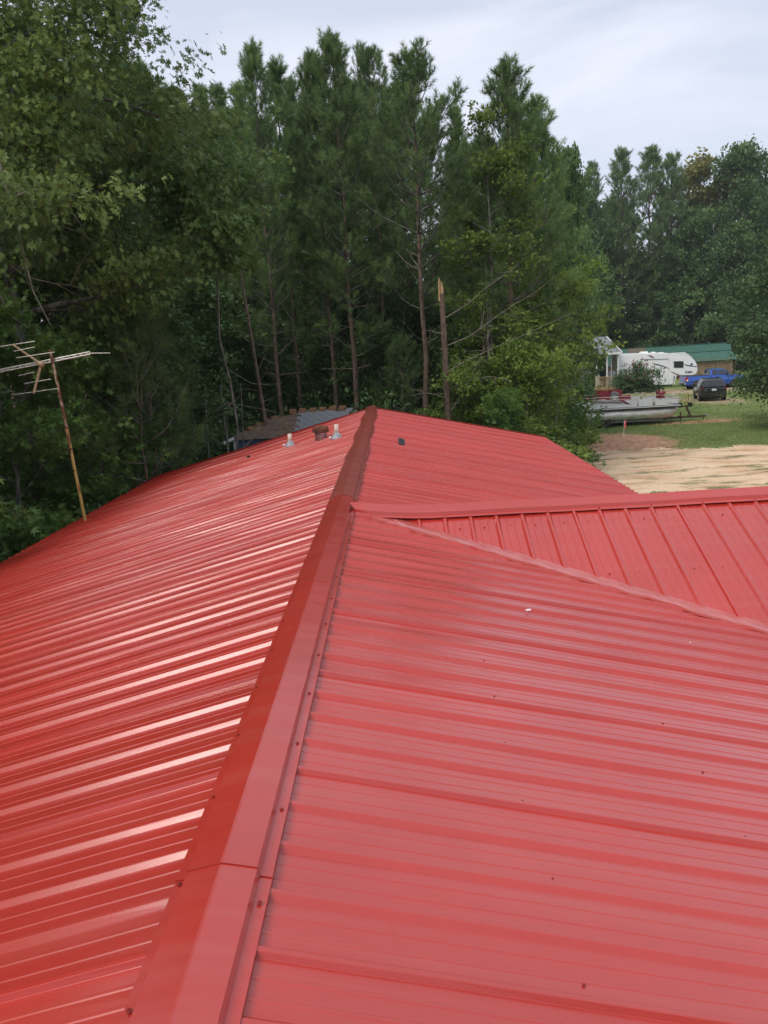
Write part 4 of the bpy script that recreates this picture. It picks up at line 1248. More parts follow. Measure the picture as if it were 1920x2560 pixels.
# far-off wood seen only as a dark mass between the trunks
rg = np.random.default_rng(9)
def mass(name, n, lo, hi, size, m, lab):
    P = rg.uniform(lo, hi, (n, 3)); P[:, 2] = lo[2] + (hi[2] - lo[2]) * rg.uniform(0, 1, n) ** 1.2
    V, F, tn = leaves(rg, P, unit(rg.normal(0, 1, (n, 3)) + np.array([0, -0.6, 0.4])), size, 'wide', tint=np.full(n, 0.3))
    return tag(link(name, tri_mesh(name, V, F, tn, M[m])), lab, 'wood', kind='stuff')
mass('far_woods', 26000, (-46, 60, 0), (12, 70, 12.5), 0.75, 'dark', 'shaded wood far behind the pine trunks')
mass('far_woods', 22000, (10, 138, -2), (76, 148, 19), 0.95, 'dark', 'shaded wood far behind the green-roofed building')
n = 26000
P = np.column_stack([rg.uniform(-30, 8.2, n), rg.uniform(20.3, 58, n), np.abs(rg.normal(0.25, 0.35, n))])
P2 = np.column_stack([rg.uniform(-22, -6.7, 9000), rg.uniform(3, 21, 9000), np.abs(rg.normal(0.2, 0.3, 9000))])
P = np.vstack([P[(P[:, 0] < 0.17 * P[:, 1]) & ~((P[:, 0] > -6.6) & (P[:, 0] < -1.2) & (P[:, 1] > 24.5) & (P[:, 1] < 31))], P2])
V, F, tn = leaves(rg, P, unit(rg.normal(0, 1, (len(P), 3)) + np.array([0, 0, 0.8])), 0.16, 'wide')
tag(link('undergrowth', tri_mesh('undergrowth', V, F, tn, M['dark'])), 'low leafy undergrowth on the floor of the wood', 'undergrowth', kind='stuff')

# grass on the lawn
n = 92000
Y = 24 + 58 * rg.uniform(0, 1, n) ** 1.35; X = Y * rg.uniform(0.19, 0.50, n)
ok = ~(((X - 10.2) / 3.6) ** 2 + ((Y - 38.6) / 3.6) ** 2 < 1)
# on the sandy driveway grass survives only in drifts and along the edges
lo_, hi_ = 33.6 - 0.05 * (X - 8) - 8.2 + 2.6 * np.clip((X - 12) / 4, 0, 1), 36.3 - 0.135 * (X - 10)
inn = (Y > lo_) & (Y < hi_)
drift = np.sin(X * 0.9 + 1.7 * np.sin(Y * 0.8)) + np.sin(Y * 2.6 + 1.3 * np.sin(X * 0.7)) + 0.9 * np.sin(X * 2.3 + Y * 3.1)
edge = np.minimum(Y - lo_, hi_ - Y)
keep = (drift + rg.normal(0, 0.5, n) > 1.25 + 0.5 * np.minimum(edge, 2.0)) | (rg.uniform(0, 1, n) < np.exp(-np.maximum(edge, 0) * 3.5))
ok &= ~inn | keep
X, Y = X[ok], Y[ok]; n = len(X)
Z = np.array([gh(float(a), float(b_)) for a, b_ in zip(X, Y)])
B = np.column_stack([X, Y, Z - 0.005])
a = rg.uniform(0, 6.28, n); w = rg.uniform(0.010, 0.022, n); hh = rg.uniform(0.035, 0.085, n) * np.clip((Y - 18) / 18, 0.4, 1)
sd = np.column_stack([np.cos(a) * w, np.sin(a) * w, 0 * a])
tp_ = B + np.column_stack([rg.normal(0, 0.025, n), rg.normal(0, 0.025, n), hh])
V = np.stack([B - sd, B + sd, tp_], 1).reshape(-1, 3)
tag(link('grass', tri_mesh('grass', V, np.arange(len(V)).reshape(-1, 3), np.repeat(np.clip(rg.normal(0.5, 0.25, n), 0, 1), 3), M['grass'])), 'short patchy grass on the yard', 'grass', kind='stuff')
# twigs and dry leaves on the bare clay by the driveway
n = 550
X = rg.normal(9.6, 2.3, n); Y = rg.normal(37.5, 2.4, n)
P = np.column_stack([X, Y, [gh(float(a), float(b_)) + 0.015 for a, b_ in zip(X, Y)]])
V, F, tn = leaves(rg, P, unit(rg.normal(0, 1, (n, 3)) * np.array([1, 1, 0.1])), 0.08, 'oval', 0.3)
tag(link('leaf_litter', tri_mesh('leaf_litter', V, F, tn, M['litter'])), 'dry leaves scattered on the bare clay', 'litter', kind='stuff')

# ------------------------------------------------------------------ broken pine trunk, thin stems
rg = np.random.default_rng(12)
bp = thing('broken_tree', 'snapped pine trunk ending in a splintered orange tip', 'broken tree', (1.80, 27.0, gh(1.8, 27)))
tp_ = [(0.02, 0, -0.3), (0.03, 0, 2.0), (0.0, 0.02, 4.2), (-0.03, 0, 6.2), (-0.05, 0, 6.95)]
p = MB(); p.tube(tp_, [0.14, 0.12, 0.105, 0.095, 0.085], 12); p.build('trunk', M['bark'], bp)
p = MB()
for (dx, dy, h, r_) in ((-0.05, 0.02, 0.52, 0.055), (0.03, -0.03, 0.34, 0.05), (0.0, 0.05, 0.42, 0.05), (-0.07, -0.03, 0.44, 0.035), (0.05, 0.03, 0.22, 0.04)):
    p.tube([(-0.05 + dx, dy, 6.70), (-0.05 + dx, dy, 6.95), (-0.05 + dx * 1.1, dy, 6.95 + h)], [r_, r_ * 0.9, 0.012], 5, smooth=False)
p.build('splinters', M['freshwood'], bp)
p = MB()
for (z, d, L, s) in ((4.3, (1.0, -0.3, 0.55), 4.6, 1), (5.2, (1, 0.1, 0.5), 4.2, 2), (6.1, (0.9, -0.2, 0.62), 3.0, 3), (3.7, (0.8, -0.5, 0.5), 2.3, 4), (3.4, (-0.9, -0.2, 0.45), 1.4, 5), (5.6, (-0.8, -0.2, 0.35), 0.7, 6), (3.2, (0.9, 0.1, 0.2), 1.6, 7), (2.9, (0.9, -0.3, 0.75), 3.2, 8)):
    pts = curve(rg, interp(tp_, z), unit(np.array(d, float)), L, 10, 0.02 if s in (2, 3, 8) else -0.02, 0.10)
    p.tube(pts, np.linspace(0.018, 0.005, 10), 5, cap=False)
    for q in range(7):
        i = int(rg.integers(3, 9)); dd = unit(pts[i] - pts[i - 1] + rg.normal(0, 0.55, 3))
        p.tube(curve(rg, pts[i], dd, L * rg.uniform(0.12, 0.28), 5, -0.03, 0.2), np.linspace(0.008, 0.003, 5), 3, cap=False)
p.build('dead_branches', M['deadwood'], bp)['kind'] = 'stuff'

def stem(x, y, h, r, lean, label, group=None, m='bark', nb=10):
    o = thing('bare_tree', label, 'bare trunk', (x, y, gh(x, y) - 0.05), group=group)
    tp3 = [(0, 0, -0.1), (lean * 0.3 * h, 0.05, h * 0.3), (lean * 0.62 * h, 0.0, h * 0.62), (lean * h, 0.05, h)]
    q = MB(); q.tube(tp3, [r, r * 0.85, r * 0.7, r * 0.4], 7); q.build('trunk', M[m], o)
    q = MB()
    for i in range(nb):
        pts = curve(rg, interp(tp3, rg.uniform(0.35, 0.98) * h), unit(rg.normal(0, 1, 3) * np.array([1, 1, 0.3]) + np.array([0, 0, 0.45])), rg.uniform(0.6, 2.2), 6, 0.03, 0.13)
        q.tube(pts, np.linspace(0.013, 0.004, 6), 4, cap=False)
    q.build('dead_branches', M['deadwood'], o)['kind'] = 'stuff'
    return o


stem(-4.30, 26.9, 8.8, 0.085, -0.075, 'thin leaning bare trunk right of the small oak')
stem(3.45, 28.4, 8.0, 0.07, 0.0, 'pale thin trunk half hidden by yellow-green leaves', m='barkgrey')
for x, y in ((-5.9, 23.6), (-5.3, 24.2), (-4.9, 23.9), (-5.5, 25.2)):
    stem(x, y, 4.6, 0.03, random.uniform(-0.03, 0.05), 'thin pale sapling stem left of the blue shed', 'pale sapling stems by the blue shed', 'barkgrey', 3)
# bare arching limbs under the big oak
bl = thing('fallen_branch', 'lichen-grey bare branch hanging down below the big oak crown', 'branch', (-7.6, 16.4, 8.9))
p = MB()
main = [(0, 0, 0.8), (0.10, -0.1, 0.1), (0.28, -0.1, -0.6), (0.30, -0.15, -1.3), (0.36, -0.1, -2.0), (0.62, -0.1, -2.7)]
p.tube(main, [0.035, 0.032, 0.028, 0.022, 0.016, 0.006], 6)
for (a, b_, c_) in (((0.28, -0.1, -0.6), (-0.35, -0.2, -1.0), (-0.55, -0.2, -2.1)), ((0.30, -0.15, -0.2), (0.95, -0.1, -0.15), (1.7, -0.1, -0.3)), ((-0.35, -0.2, -1.0), (-0.8, -0.2, -0.75), (-1.3, -0.2, -0.9)), ((-0.5, -0.2, -1.6), (-0.2, -0.2, -2.4), (0.5, -0.2, -3.0)), ((0.95, -0.1, -0.15), (1.3, 0, -0.4), (1.5, 0, -0.8))):
    mid = (Vector(a) + Vector(b_)) / 2 + Vector((0.05, 0, 0.1))
    p.tube([a, mid, b_, (Vector(b_) + Vector(c_)) / 2 + Vector((-.06, 0, .05)), c_], [0.022, 0.02, 0.016, 0.012, 0.004], 5)
p.build('limb', M['deadwood'], bl)

# ------------------------------------------------------------------ small blue shed behind the house
sh = thing('shed', 'small blue shed with an old shingle roof behind the left slope', 'shed', (-3.9, 27.6, gh(-3.9, 27.6) + 0.10))
def S(mb_, name, m, parent=sh, **k):
    return mb_.build(name, M[m] if isinstance(m, str) else m, parent, **k)
# local coords; front-left corner at (-1.55,-1.6)
p = MB(); p.box((0.35, 0.0, 1.28), (3.8, 3.2, 2.56)); S(p, 'wall', 'bluewall')
p = MB(); p.box((-1.575, -1.625, 1.25), (0.07, 0.07, 2.5)); S(p, 'corner_trim', 'white')
p = MB(); p.add([(-1.85, -1.8, 2.50), (2.5, -1.8, 2.50), (2.5, 1.8, 2.50), (-1.85, 1.8, 2.50), (-0.55, -0.1, 3.00), (0.35, 0.5, 3.10), (2.4, 0.5, 3.12)],
              [(0, 1, 6, 5, 4), (1, 2, 6), (2, 3, 4, 5, 6), (3, 0, 4), (0, 3, 2, 1)]); rf_ = S(p, 'roof', 'brownshingle')
p = MB(); p.box((-1.72, -1.86, 2.50), (0.36, 0.05, 0.09), rz=0.2, ry=-0.35); S(p, 'eave_board', 'trimw')
# worn grey shingles, course over course on the right-hand plane
base = Vector((0.35, 0.5, 3.10)); ex = Vector((1, 0, 0.01)).normalized(); dn = Vector((0.05, -2.3, -0.6)).normalized()
nrm_ = ex.cross(dn) if ex.cross(dn).z > 0 else dn.cross(ex)
one = MB(); one.box((0, 0, 0), (0.335, 0.33, 0.014)); sm_ = one.mesh('shingle', M['shingle'])
rotm = Matrix((ex, (-dn).normalized(), nrm_)).transposed().to_4x4()
for r_ in range(8):
    for c_ in range(6):
        if rg.random() < 0.03: continue
        o = link('shingle', sm_, sh)
        pos = base + ex * (0.2 + c_ * 0.33 + (r_ % 2) * 0.14) + dn * (0.12 + r_ * 0.27) + nrm_ * (0.028 + rg.uniform(0, 0.012))
        o.matrix_local = Matrix.Translation(pos) @ rotm @ Matrix.Rotation(rg.normal(0, 0.05), 4, 'Z') @ Matrix.Rotation(0.04, 4, 'X')
one = MB(); one.box((0, 0, 0), (0.27, 0.30, 0.10), taper=(0.9, 0.55)); rm_ = one.mesh('ridge_shingle', M['orangeshingle'])
for i in range(6):
    o = link('ridge_shingle', rm_, sh)
    o.location = base + ex * (-0.15 + 0.36 * i) + Vector((0, 0.0, 0.085)); o.rotation_euler = (0.3, rg.normal(0.1, 0.06), rg.normal(0, 0.1))
for i in range(4):
    o = link('ridge_shingle', rm_, sh)
    o.location = Vector((-1.15 + i * 0.24, -0.9 + 0.34 * i, 2.78 + 0.075 * i)); o.rotation_euler = (0.2, -0.2, 0.9)

# ------------------------------------------------------------------ neighbour's house
nh = thing('neighbour_house', 'beige sided house with a grey roof and covered porch behind the boat', 'house', (17, 84, gz(84)))
NO = Vector((17, 84, gz(84)))
def N_(mb_, name, m, parent=nh, **k):
    o = mb_.build(name, M[m] if isinstance(m, str) else m, parent, **k)
    o.data.transform(Matrix.Translation(-NO)); return o
gN = gz(84)
p = MB(); p.box((15.2, 85.6, 1.35), (10.46, 7.0, 4.0)); N_(p, 'wall', 'siding')
p = MB()
for i in range(30):
    z = gN + 0.1 + i * 0.125
    if z > 3.2: break
    p.add([(10.0, 82.06, z), (20.42, 82.06, z), (20.42, 82.09, z + 0.125), (10.0, 82.09, z + 0.125), (10.0, 82.10, z), (20.42, 82.10, z)], [(0, 1, 2, 3), (0, 4, 5, 1)])
tag(N_(p, 'siding_boards', 'siding'), kind='stuff')
p = MB(); p.box((20.46, 82.06, 1.3), (0.16, 0.16, 3.9)); N_(p, 'corner_trim', 'trimw')
p = MB()
p.add([(9.6, 79.6, 3.38), (22.95, 79.6, 3.38), (23.1, 85.9, 4.95), (9.6, 85.9, 4.95), (23.1, 90, 3.4), (9.6, 90, 3.4),
       (9.6, 79.6, 3.30), (22.95, 79.6, 3.30), (23.1, 85.9, 4.87), (9.6, 85.9, 4.87), (23.1, 90, 3.32), (9.6, 90, 3.32)],
      [(0, 1, 2, 3), (3, 2, 4, 5), (7, 6, 9, 8), (8, 9, 11, 10), (1, 7, 8, 2), (2, 8, 10, 4), (4, 10, 11, 5), (0, 3, 9, 6), (3, 5, 11, 9), (0, 6, 7, 1)])
N_(p, 'roof', 'shingle')
p = MB(); p.box((16.27, 79.57, 3.29), (13.4, 0.06, 0.20)); N_(p, 'fascia', 'trimw')
p = MB(); p.add([(22.97, 79.6, 3.2), (23.05, 79.6, 3.2), (23.05, 79.6, 3.42), (22.97, 79.6, 3.42), (23.12, 85.9, 4.80), (23.2, 85.9, 4.80), (23.2, 85.9, 4.99), (23.12, 85.9, 4.99)],
              [(0, 1, 2, 3), (4, 7, 6, 5), (0, 4, 5, 1), (1, 5, 6, 2), (2, 6, 7, 3), (3, 7, 4, 0)]); N_(p, 'rake_board', 'trimw')
# porch
p = MB(); p.box((21.6, 81.9, -0.28), (2.35, 4.4, 0.08)); N_(p, 'porch_floor', 'deckfloor')
p = MB(); p.box((21.7, 85.0, 1.4), (2.3, 0.08, 3.4)); N_(p, 'screen_wall', 'screen')
for x, y in ((22.70, 79.85), (21.58, 79.85), (20.62, 80.1)):
    p = MB(); p.box((x, y, 1.49), (0.13, 0.13, 3.45)); N_(p, 'porch_post', 'trimw')
p = MB(); p.box((22.1, 80.2, 1.5), (0.05, 0.05, 3.3)); p.box((21.15, 84.9, 2.3), (0.5, 0.05, 0.9)); N_(p, 'screen_frame', 'trimw')
p = MB(); p.box((21.0, 83.9, 1.3), (0.06, 0.06, 1.0)); p.box((21.5, 83.9, 1.55), (1.1, 0.06, 0.08)); N_(p, 'window_frame', 'trimw')
# railing
p = MB(); p.box((21.4, 79.72, 0.99), (2.3, 0.14, 0.06)); N_(p, 'top_rail', 'deck')
p = MB(); p.box((21.4, 79.72, -0.14), (2.3, 0.06, 0.08)); N_(p, 'bottom_rail', 'deck')
bal = MB(); bal.box((0, 0, 0), (0.055, 0.05, 1.08)); bal = bal.mesh('baluster', M['deck'])
for i in range(12):
    o = link('baluster', bal, nh); o.location = Vector((20.4 + i * 0.19, 79.72, 0.42)) - NO
p = MB()
for x in (20.5, 21.5, 22.5): p.box((x, 79.75, -0.65), (0.12, 0.12, 0.7))
N_(p, 'porch_footing', 'deck')

# covered grill and chairs on the porch
gr = thing('grill', 'barbecue grill under a wrinkled grey cover on the porch', 'grill', (22.32, 80.9, -0.24))
p = MB(); sec = []
for (h, rx_, ry_) in ((0.0, 0.42, 0.30), (0.5, 0.44, 0.31), (0.95, 0.43, 0.31), (1.25, 0.46, 0.34), (1.55, 0.42, 0.28), (1.72, 0.30, 0.18), (1.76, 0.12, 0.08)):
    sec.append([(rx_ * math.cos(a * 0.524) * (1 + 0.05 * math.sin(a * 2.1 + h * 5)), ry_ * math.sin(a * 0.524) * (1 + 0.05 * math.cos(a * 1.7 + h * 3)), h) for a in range(12)])
p.loft(sec, True); p.build('cover', M['greycover'], gr)
p = MB(); p.tube([(0.44, -0.1, 1.1), (0.62, -0.1, 1.12)], 0.025, 6); p.build('side_handle', M['blackplastic'], gr)
ch = thing('porch_chair', 'cream patio chair on the porch behind the railing', 'chair', (21.05, 80.9, -0.24), 0.3)
p = MB(); p.box((0, 0, 0.45), (0.55, 0.52, 0.05)); p.build('seat', M['seatwhite'], ch)
p = MB(); p.box((0, 0.27, 0.95), (0.55, 0.05, 0.95), rx=-0.2); p.build('backrest', M['seatwhite'], ch)
for sx in (-1, 1):
    for sy in (-1, 1):
        p = MB(); p.tube([(sx * 0.25, sy * 0.22, 0.43), (sx * 0.28, sy * 0.26, 0)], 0.02, 6); p.build('leg', M['seatwhite'], ch)
    p = MB(); p.tube([(sx * 0.29, 0.28, 0.75), (sx * 0.30, -0.2, 0.70), (sx * 0.29, -0.24, 0.43)], 0.022, 6); p.build('armrest', M['seatwhite'], ch)

# ------------------------------------------------------------------ green-roofed long building
gb = thing('outbuilding', 'long brown building under a green metal roof behind the camper', 'building', (36, 107, gz(107)))
GO = Vector((36, 107, gz(107)))
def G_(mb_, name, m, parent=gb, **k):
    o = mb_.build(name, M[m] if isinstance(m, str) else m, parent, **k)
    o.data.transform(Matrix.Translation(-GO)); return o
xl, xr = 27.5, 45.3
p = MB(); p.box((36.2, 107.4, -0.05), (17.0, 6.4, 2.5)); G_(p, 'wall', 'brownwall')
p = MB()
for i in range(9): p.box((28.2 + 2.0 * i, 104.17, -0.1), (0.06, 0.05, 2.4))
G_(p, 'batten', 'brownwall')
def rib_sheet(y0, z0, y1, z1, x0, x1, x0b, x1b):
    q = MB(); n = 40
    for i in range(n):
        a0, a1 = i / n, (i + 1) / n
        f = lambda a: (x0 + (x1 - x0) * a, y0, z0); g = lambda a: (x0b + (x1b - x0b) * a, y1, z1)
        m_ = a0 + (a1 - a0) * 0.85
        up = Vector((0, 0, 0.03))
        v = [f(a0), f(m_), Vector(f((m_ + a1) / 2)) + up, f(a1), g(a0), g(m_), Vector(g((m_ + a1) / 2)) + up, g(a1)]
        q.add(v, [(0, 1, 5, 4), (1, 2, 6, 5), (2, 3, 7, 6)])
    return q
G_(rib_sheet(103.8, 0.97, 106.5, 2.13, xl, 45.1, xl, xr), 'roof_panel', 'greenroof')
G_(rib_sheet(106.3, 2.12, 109.0, 3.05, xl, xr, xl, 46.3), 'roof_panel', 'greenroof')
G_(rib_sheet(109.0, 3.05, 113.5, 0.9, xl, 46.3, xl, 45.3), 'roof_panel', 'greenroof')
p = MB(); p.box((36.9, 109.0, 3.09), (18.9, 0.4, 0.05)); G_(p, 'ridge_cap', 'greenroof')
p = MB(); p.add([(30.8, 103.9, 1.06), (32.4, 103.9, 1.06), (34.6, 108.6, 2.98), (32.2, 108.6, 2.98), (30.8, 103.9, 1.09), (32.4, 103.9, 1.09), (34.6, 108.6, 3.01), (32.2, 108.6, 3.01)], [(4, 5, 6, 7), (0, 3, 2, 1), (0, 1, 5, 4), (2, 3, 7, 6), (1, 2, 6, 5), (3, 0, 4, 7)])
G_(p, 'rusty_sheet', 'rustpatch')
p = MB(); p.add([(45.0, 104.2, 1.1), (45.0, 113, 1.1), (45.9, 109, 2.95)], [(0, 1, 2)]); p.box((45.02, 108.6, -0.05), (0.05, 8.6, 2.3)); G_(p, 'gable_wall', 'brownwall')

# ------------------------------------------------------------------ fifth-wheel camper (side elevation drafted in 12.5 mm units)
rv = thing('camper_trailer', 'white camper trailer with dark swooshes, its raised nose over the blue truck bed', 'camper', (26, 83.2, gz(83)))
RO = Vector((26, 83.2, gz(83)))
def E_(u, v): return (18.0587 + 0.0125017 * u + 0.000142 * v, 6.1172 - 0.00072 * u - 0.012432 * v)
def V_(mb_, name, m, parent=rv, **k):
    o = mb_.build(name, M[m] if isinstance(m, str) else m, parent, **k)
    o.data.transform(Matrix.Translation(-RO)); return o
out = [(408, 470), (878, 470), (905, 392), (1045, 392), (1066, 372), (1074, 345), (1072, 318), (1060, 285), (1040, 260), (1010, 238), (960, 223), (880, 211), (800, 206), (430, 216), (408, 217)]
outw = [E_(*q) for q in out]
p = MB(); p.prism(outw[::-1], 82.0, 84.4); V_(p, 'body', 'rvwhite', bevel=0.05, seg=3)
def plate(poly, y, th, name, m, par=rv):
    q = MB(); q.prism([E_(*c_) for c_ in poly][::-1], y - th, y); return V_(q, name, m)
# lap siding lines of the side wall
p = MB()
for v in range(240, 470, 9):
    x0, z0 = E_(410, v); x1, z1 = E_(868 if v > 386 else float(np.interp(v, [212, 223, 238, 260, 285, 318, 345, 372, 392], [840, 915, 968, 1002, 1026, 1044, 1048, 1040, 1018])), v)
    z1 = z0
    p.add([(x0, 81.993, z0), (x1, 81.993, z0), (x1, 81.999, z0 + 0.085), (x0, 81.999, z0 + 0.085), (x0, 82.0, z0), (x1, 82.0, z0)], [(0, 1, 2, 3), (0, 4, 5, 1)])
tag(V_(p, 'wall_ribs', 'rvwhite'), kind='stuff')
plate([(690, 292), (720, 293), (770, 305), (820, 325), (852, 345), (815, 330), (765, 313), (715, 300)], 81.98, 0.006, 'swoosh', 'navy')
plate([(655, 226), (690, 228), (720, 248), (700, 247)], 81.98, 0.006, 'swoosh', 'maroon')
plate([(842, 358), (870, 366), (928, 388), (905, 388)], 81.98, 0.006, 'swoosh', 'maroon')
plate([(955, 299), (985, 304), (1030, 313), (1070, 316), (1070, 321), (1020, 319), (975, 310)], 81.98, 0.006, 'swoosh', 'navy')
plate([(862, 279), (880, 282), (880, 286), (866, 284)], 81.98, 0.006, 'swoosh', 'greydecal')
plate([(728, 355), (742, 346), (752, 360), (738, 368)], 81.98, 0.006, 'emblem', 'navy')
x, z = E_(1022, 299)
p = MB(); p.lathe([(0.13, -0.006), (0.13, 0.0)], (x, 81.98, z), 16, 'Y'); V_(p, 'emblem', 'greydecal')
p = MB(); p.lathe([(0.10, -0.006), (0.10, 0.0)], (x, 81.972, z), 12, 'Y'); p.box((x, 81.965, z), (0.04, 0.01, 0.24)); V_(p, 'emblem', 'navy')
# lettering on the nose
fc = bpy.data.curves.new('lettering', 'FONT'); fc.body = 'PUMA'; fc.size = 0.30; fc.shear = 0.25; fc.extrude = 0.004; fc.offset = 0.006
to = bpy.data.objects.new('lettering', fc); C.objects.link(to)
me_ = bpy.data.meshes.new_from_object(to.evaluated_get(bpy.context.evaluated_depsgraph_get()))
bpy.data.objects.remove(to)
o = link('lettering', me_, rv, M['navy'])
if not me_.materials: me_.materials.append(M['navy'])
else: me_.materials[0] = M['navy']
x, z = E_(966, 374)
o.location = Vector((x, 81.972, z)) - RO; o.rotation_euler = (R(90), 0, 0)
w = plate([(877, 275), (955, 275), (955, 328), (877, 328)], 81.985, 0.03, 'window', 'blackplastic')
plate([(884, 281), (914, 281), (914, 299), (884, 299)], 81.955, 0.012, 'pane', 'glassd'); plate([(918, 281), (949, 281), (949, 299), (918, 299)], 81.955, 0.012, 'pane', 'glassd')
plate([(884, 303), (949, 303), (949, 322), (884, 322)], 81.955, 0.012, 'pane', 'glassd')
plate([(829, 254), (833, 254), (833, 462), (829, 462)], 81.985, 0.02, 'slide_out_edge', 'trimw')
plate([(600, 258), (832, 252), (832, 256), (600, 263)], 81.985, 0.05, 'awning_rail', 'greydecal')
plate([(836, 402), (886, 402), (886, 462), (836, 462)], 81.984, 0.012, 'hatch', 'white')
plate([(762, 402), (776, 402), (776, 428), (762, 428)], 81.984, 0.012, 'hatch', 'white')
for v in (418, 427, 436): plate([(800, v), (814, v), (814, v + 5), (800, v + 5)], 81.984, 0.012, 'vent', 'greydecal')
plate([(874, 395), (890, 395), (872, 468), (866, 468)], 81.984, 0.02, 'steps', 'greydecal')
for (u, w_, h_) in ((655, 60, 10), (732, 26, 8), (797, 34, 5)):
    x, z = E_(u, 209); p = MB(); p.box((x, 83.1, z + h_ * 0.006), (w_ * 0.0125, 0.8, h_ * 0.0125 * 1.6), taper=(0.85, 0.85)); V_(p, 'roof_unit', 'rvwhite', bevel=0.02)
x, z = E_(1042, 384); p = MB(); p.box((x, 81.97, z), (0.07, 0.04, 0.05)); V_(p, 'marker_light', 'redlens')
p = MB(); p.box((26.2, 83.2, -0.30), (5.6, 1.9, 0.24)); p.box((30.0, 83.2, 0.50), (1.6, 0.7, 0.12)); V_(p, 'chassis', 'blackplastic')
p = MB(); p.tube([(29.0, 82.4, -0.1), (29.0, 82.4, gz(82) + 0.02)], 0.06, 8); p.tube([(29.0, 84.0, -0.1), (29.0, 84.0, gz(82) + 0.02)], 0.06, 8); p.box((29.0, 82.4, gz(82) + 0.03), (0.25, 0.25, 0.03)); V_(p, 'landing_leg', 'blackplastic')
p = MB(); p.tube([(29.95, 83.2, 0.42), (29.95, 83.2, 0.10)], 0.08, 8); V_(p, 'king_pin', 'blackplastic')
def wheel(parent, c, r, w, mt='tyre', mr='chrome', off=Vector((0, 0, 0)), axis='Y'):
    c = Vector(c) - off
    p = MB(); p.lathe([(r * 0.62, -w * 0.42), (r * 0.93, -w * 0.5), (r, -w * 0.38), (r, w * 0.38), (r * 0.93, w * 0.5), (r * 0.62, w * 0.42)], (0, 0, 0), 24, axis)
    o = link('wheel', p.mesh('wheel', M[mt]), parent); o.location = c
    p = MB(); p.lathe([(r * 0.64, -w * 0.36), (r * 0.60, -w * 0.46), (r * 0.5, -w * 0.30), (r * 0.2, -w * 0.28), (r * 0.16, -w * 0.42), (r * 0.16, w * 0.42), (r * 0.5, w * 0.3), (r * 0.60, w * 0.46), (r * 0.64, w * 0.36)], (0, 0, 0), 20, axis)
    q = link('rim', p.mesh('rim', M[mr]), o)
    return o
for x in (25.6, 26.5):
    for y in (82.2, 84.2): wheel(rv, (x, y, gz(82) + 0.36), 0.36, 0.22, off=RO)

# ------------------------------------------------------------------ blue pickup truck (nose to the right, beside the camper nose)
tk = thing('pickup_truck', 'bright blue pickup truck parked below the camper nose', 'truck', (28.05, 76.9, gz(76.5) - 0.01), -0.05)
# local: x forward from the tail, y across (near side negative), z up
def T_(mb_, name, m, parent=tk, **k): return mb_.build(name, M[m] if isinstance(m, str) else m, parent, **k)
p = MB()
def hull(xs_, zb, zt, w):  # sections along x
    return [[(x, -w_ / 2 * 0.97, b_), (x, w_ / 2 * 0.97, b_), (x, w_ / 2, (b_ + t_) / 2), (x, w_ / 2 * 0.95, t_), (x, -w_ / 2 * 0.95, t_), (x, -w_ / 2, (b_ + t_) / 2)] for x, b_, t_, w_ in zip(xs_, zb, zt, w)]
p.loft(hull([0.10, 0.2, 1.9, 2.32], [0.50, 0.46, 0.42, 0.42], [1.28, 1.30, 1.30, 1.29], [1.90, 1.96, 1.98, 1.98])); T_(p, 'bed', 'blue', bevel=0.03)
p = MB(); p.box((1.2, 0, 1.302), (1.95, 1.60, 0.012)); T_(p, 'bed_liner', 'blackplastic')
p = MB()
for s in (-1, 1): p.box((1.2, s * 0.90, 1.315), (2.1, 0.09, 0.03))
T_(p, 'bed_rail', 'blackplastic')
p = MB(); p.loft(hull([2.335, 2.5, 4.4, 4.5, 5.4, 5.62, 5.68], [0.42] * 5 + [0.45, 0.55], [1.30, 1.31, 1.27, 1.26, 1.18, 1.05, 0.9], [1.98, 1.99, 1.99, 1.98, 1.94, 1.86, 1.7])); T_(p, 'body', 'blue', bevel=0.03)
def cab_sec(x, z, w): return [(x, -w / 2, z), (x, w / 2, z)]
p = MB()
prof_ = [(2.36, 1.30), (2.46, 1.80), (2.75, 1.87), (3.7, 1.86), (4.25, 1.30)]
for_l = [(x, (0.96 if z < 1.5 else 0.74), z) for x, z in prof_]
p.loft([[(x, -w_, z) for x, w_, z in for_l], [(x, w_, z) for x, w_, z in for_l]]); T_(p, 'cab', 'blue', bevel=0.04)
def side_glass(pts, s, name='side_window'):
    q = MB(); f = lambda x, z: (x, s * (0.96 + (z - 1.30) / 0.57 * (0.74 - 0.96)) + s * 0.008, z)
    q.add([f(*c_) for c_ in pts] + [tuple(np.array(f(*c_)) - np.array((0, s * 0.02, 0))) for c_ in pts], [tuple(range(len(pts)))[::(1 if s < 0 else -1)]] + [(i, (i + 1) % len(pts), len(pts) + (i + 1) % len(pts), len(pts) + i) for i in range(len(pts))])
    T_(q, name, 'glassd')
for s in (-1, 1):
    side_glass([(2.56, 1.36), (3.10, 1.36), (3.10, 1.78), (2.62, 1.78)], s); side_glass([(3.18, 1.36), (4.02, 1.36), (3.72, 1.78), (3.18, 1.78)], s)
p = MB(); p.add([(4.235, -0.84, 1.34), (4.235, 0.84, 1.34), (3.75, 0.70, 1.82), (3.75, -0.70, 1.82)], [(0, 1, 2, 3)]); o = T_(p, 'windscreen', 'glassd'); o.location = (0.012, 0, 0.012)
p = MB(); p.add([(2.37, -0.84, 1.38), (2.37, 0.84, 1.38), (2.455, 0.70, 1.76), (2.455, -0.70, 1.76)], [(3, 2, 1, 0)]); o = T_(p, 'rear_window', 'glassd'); o.location = (-0.014, 0, 0.004)
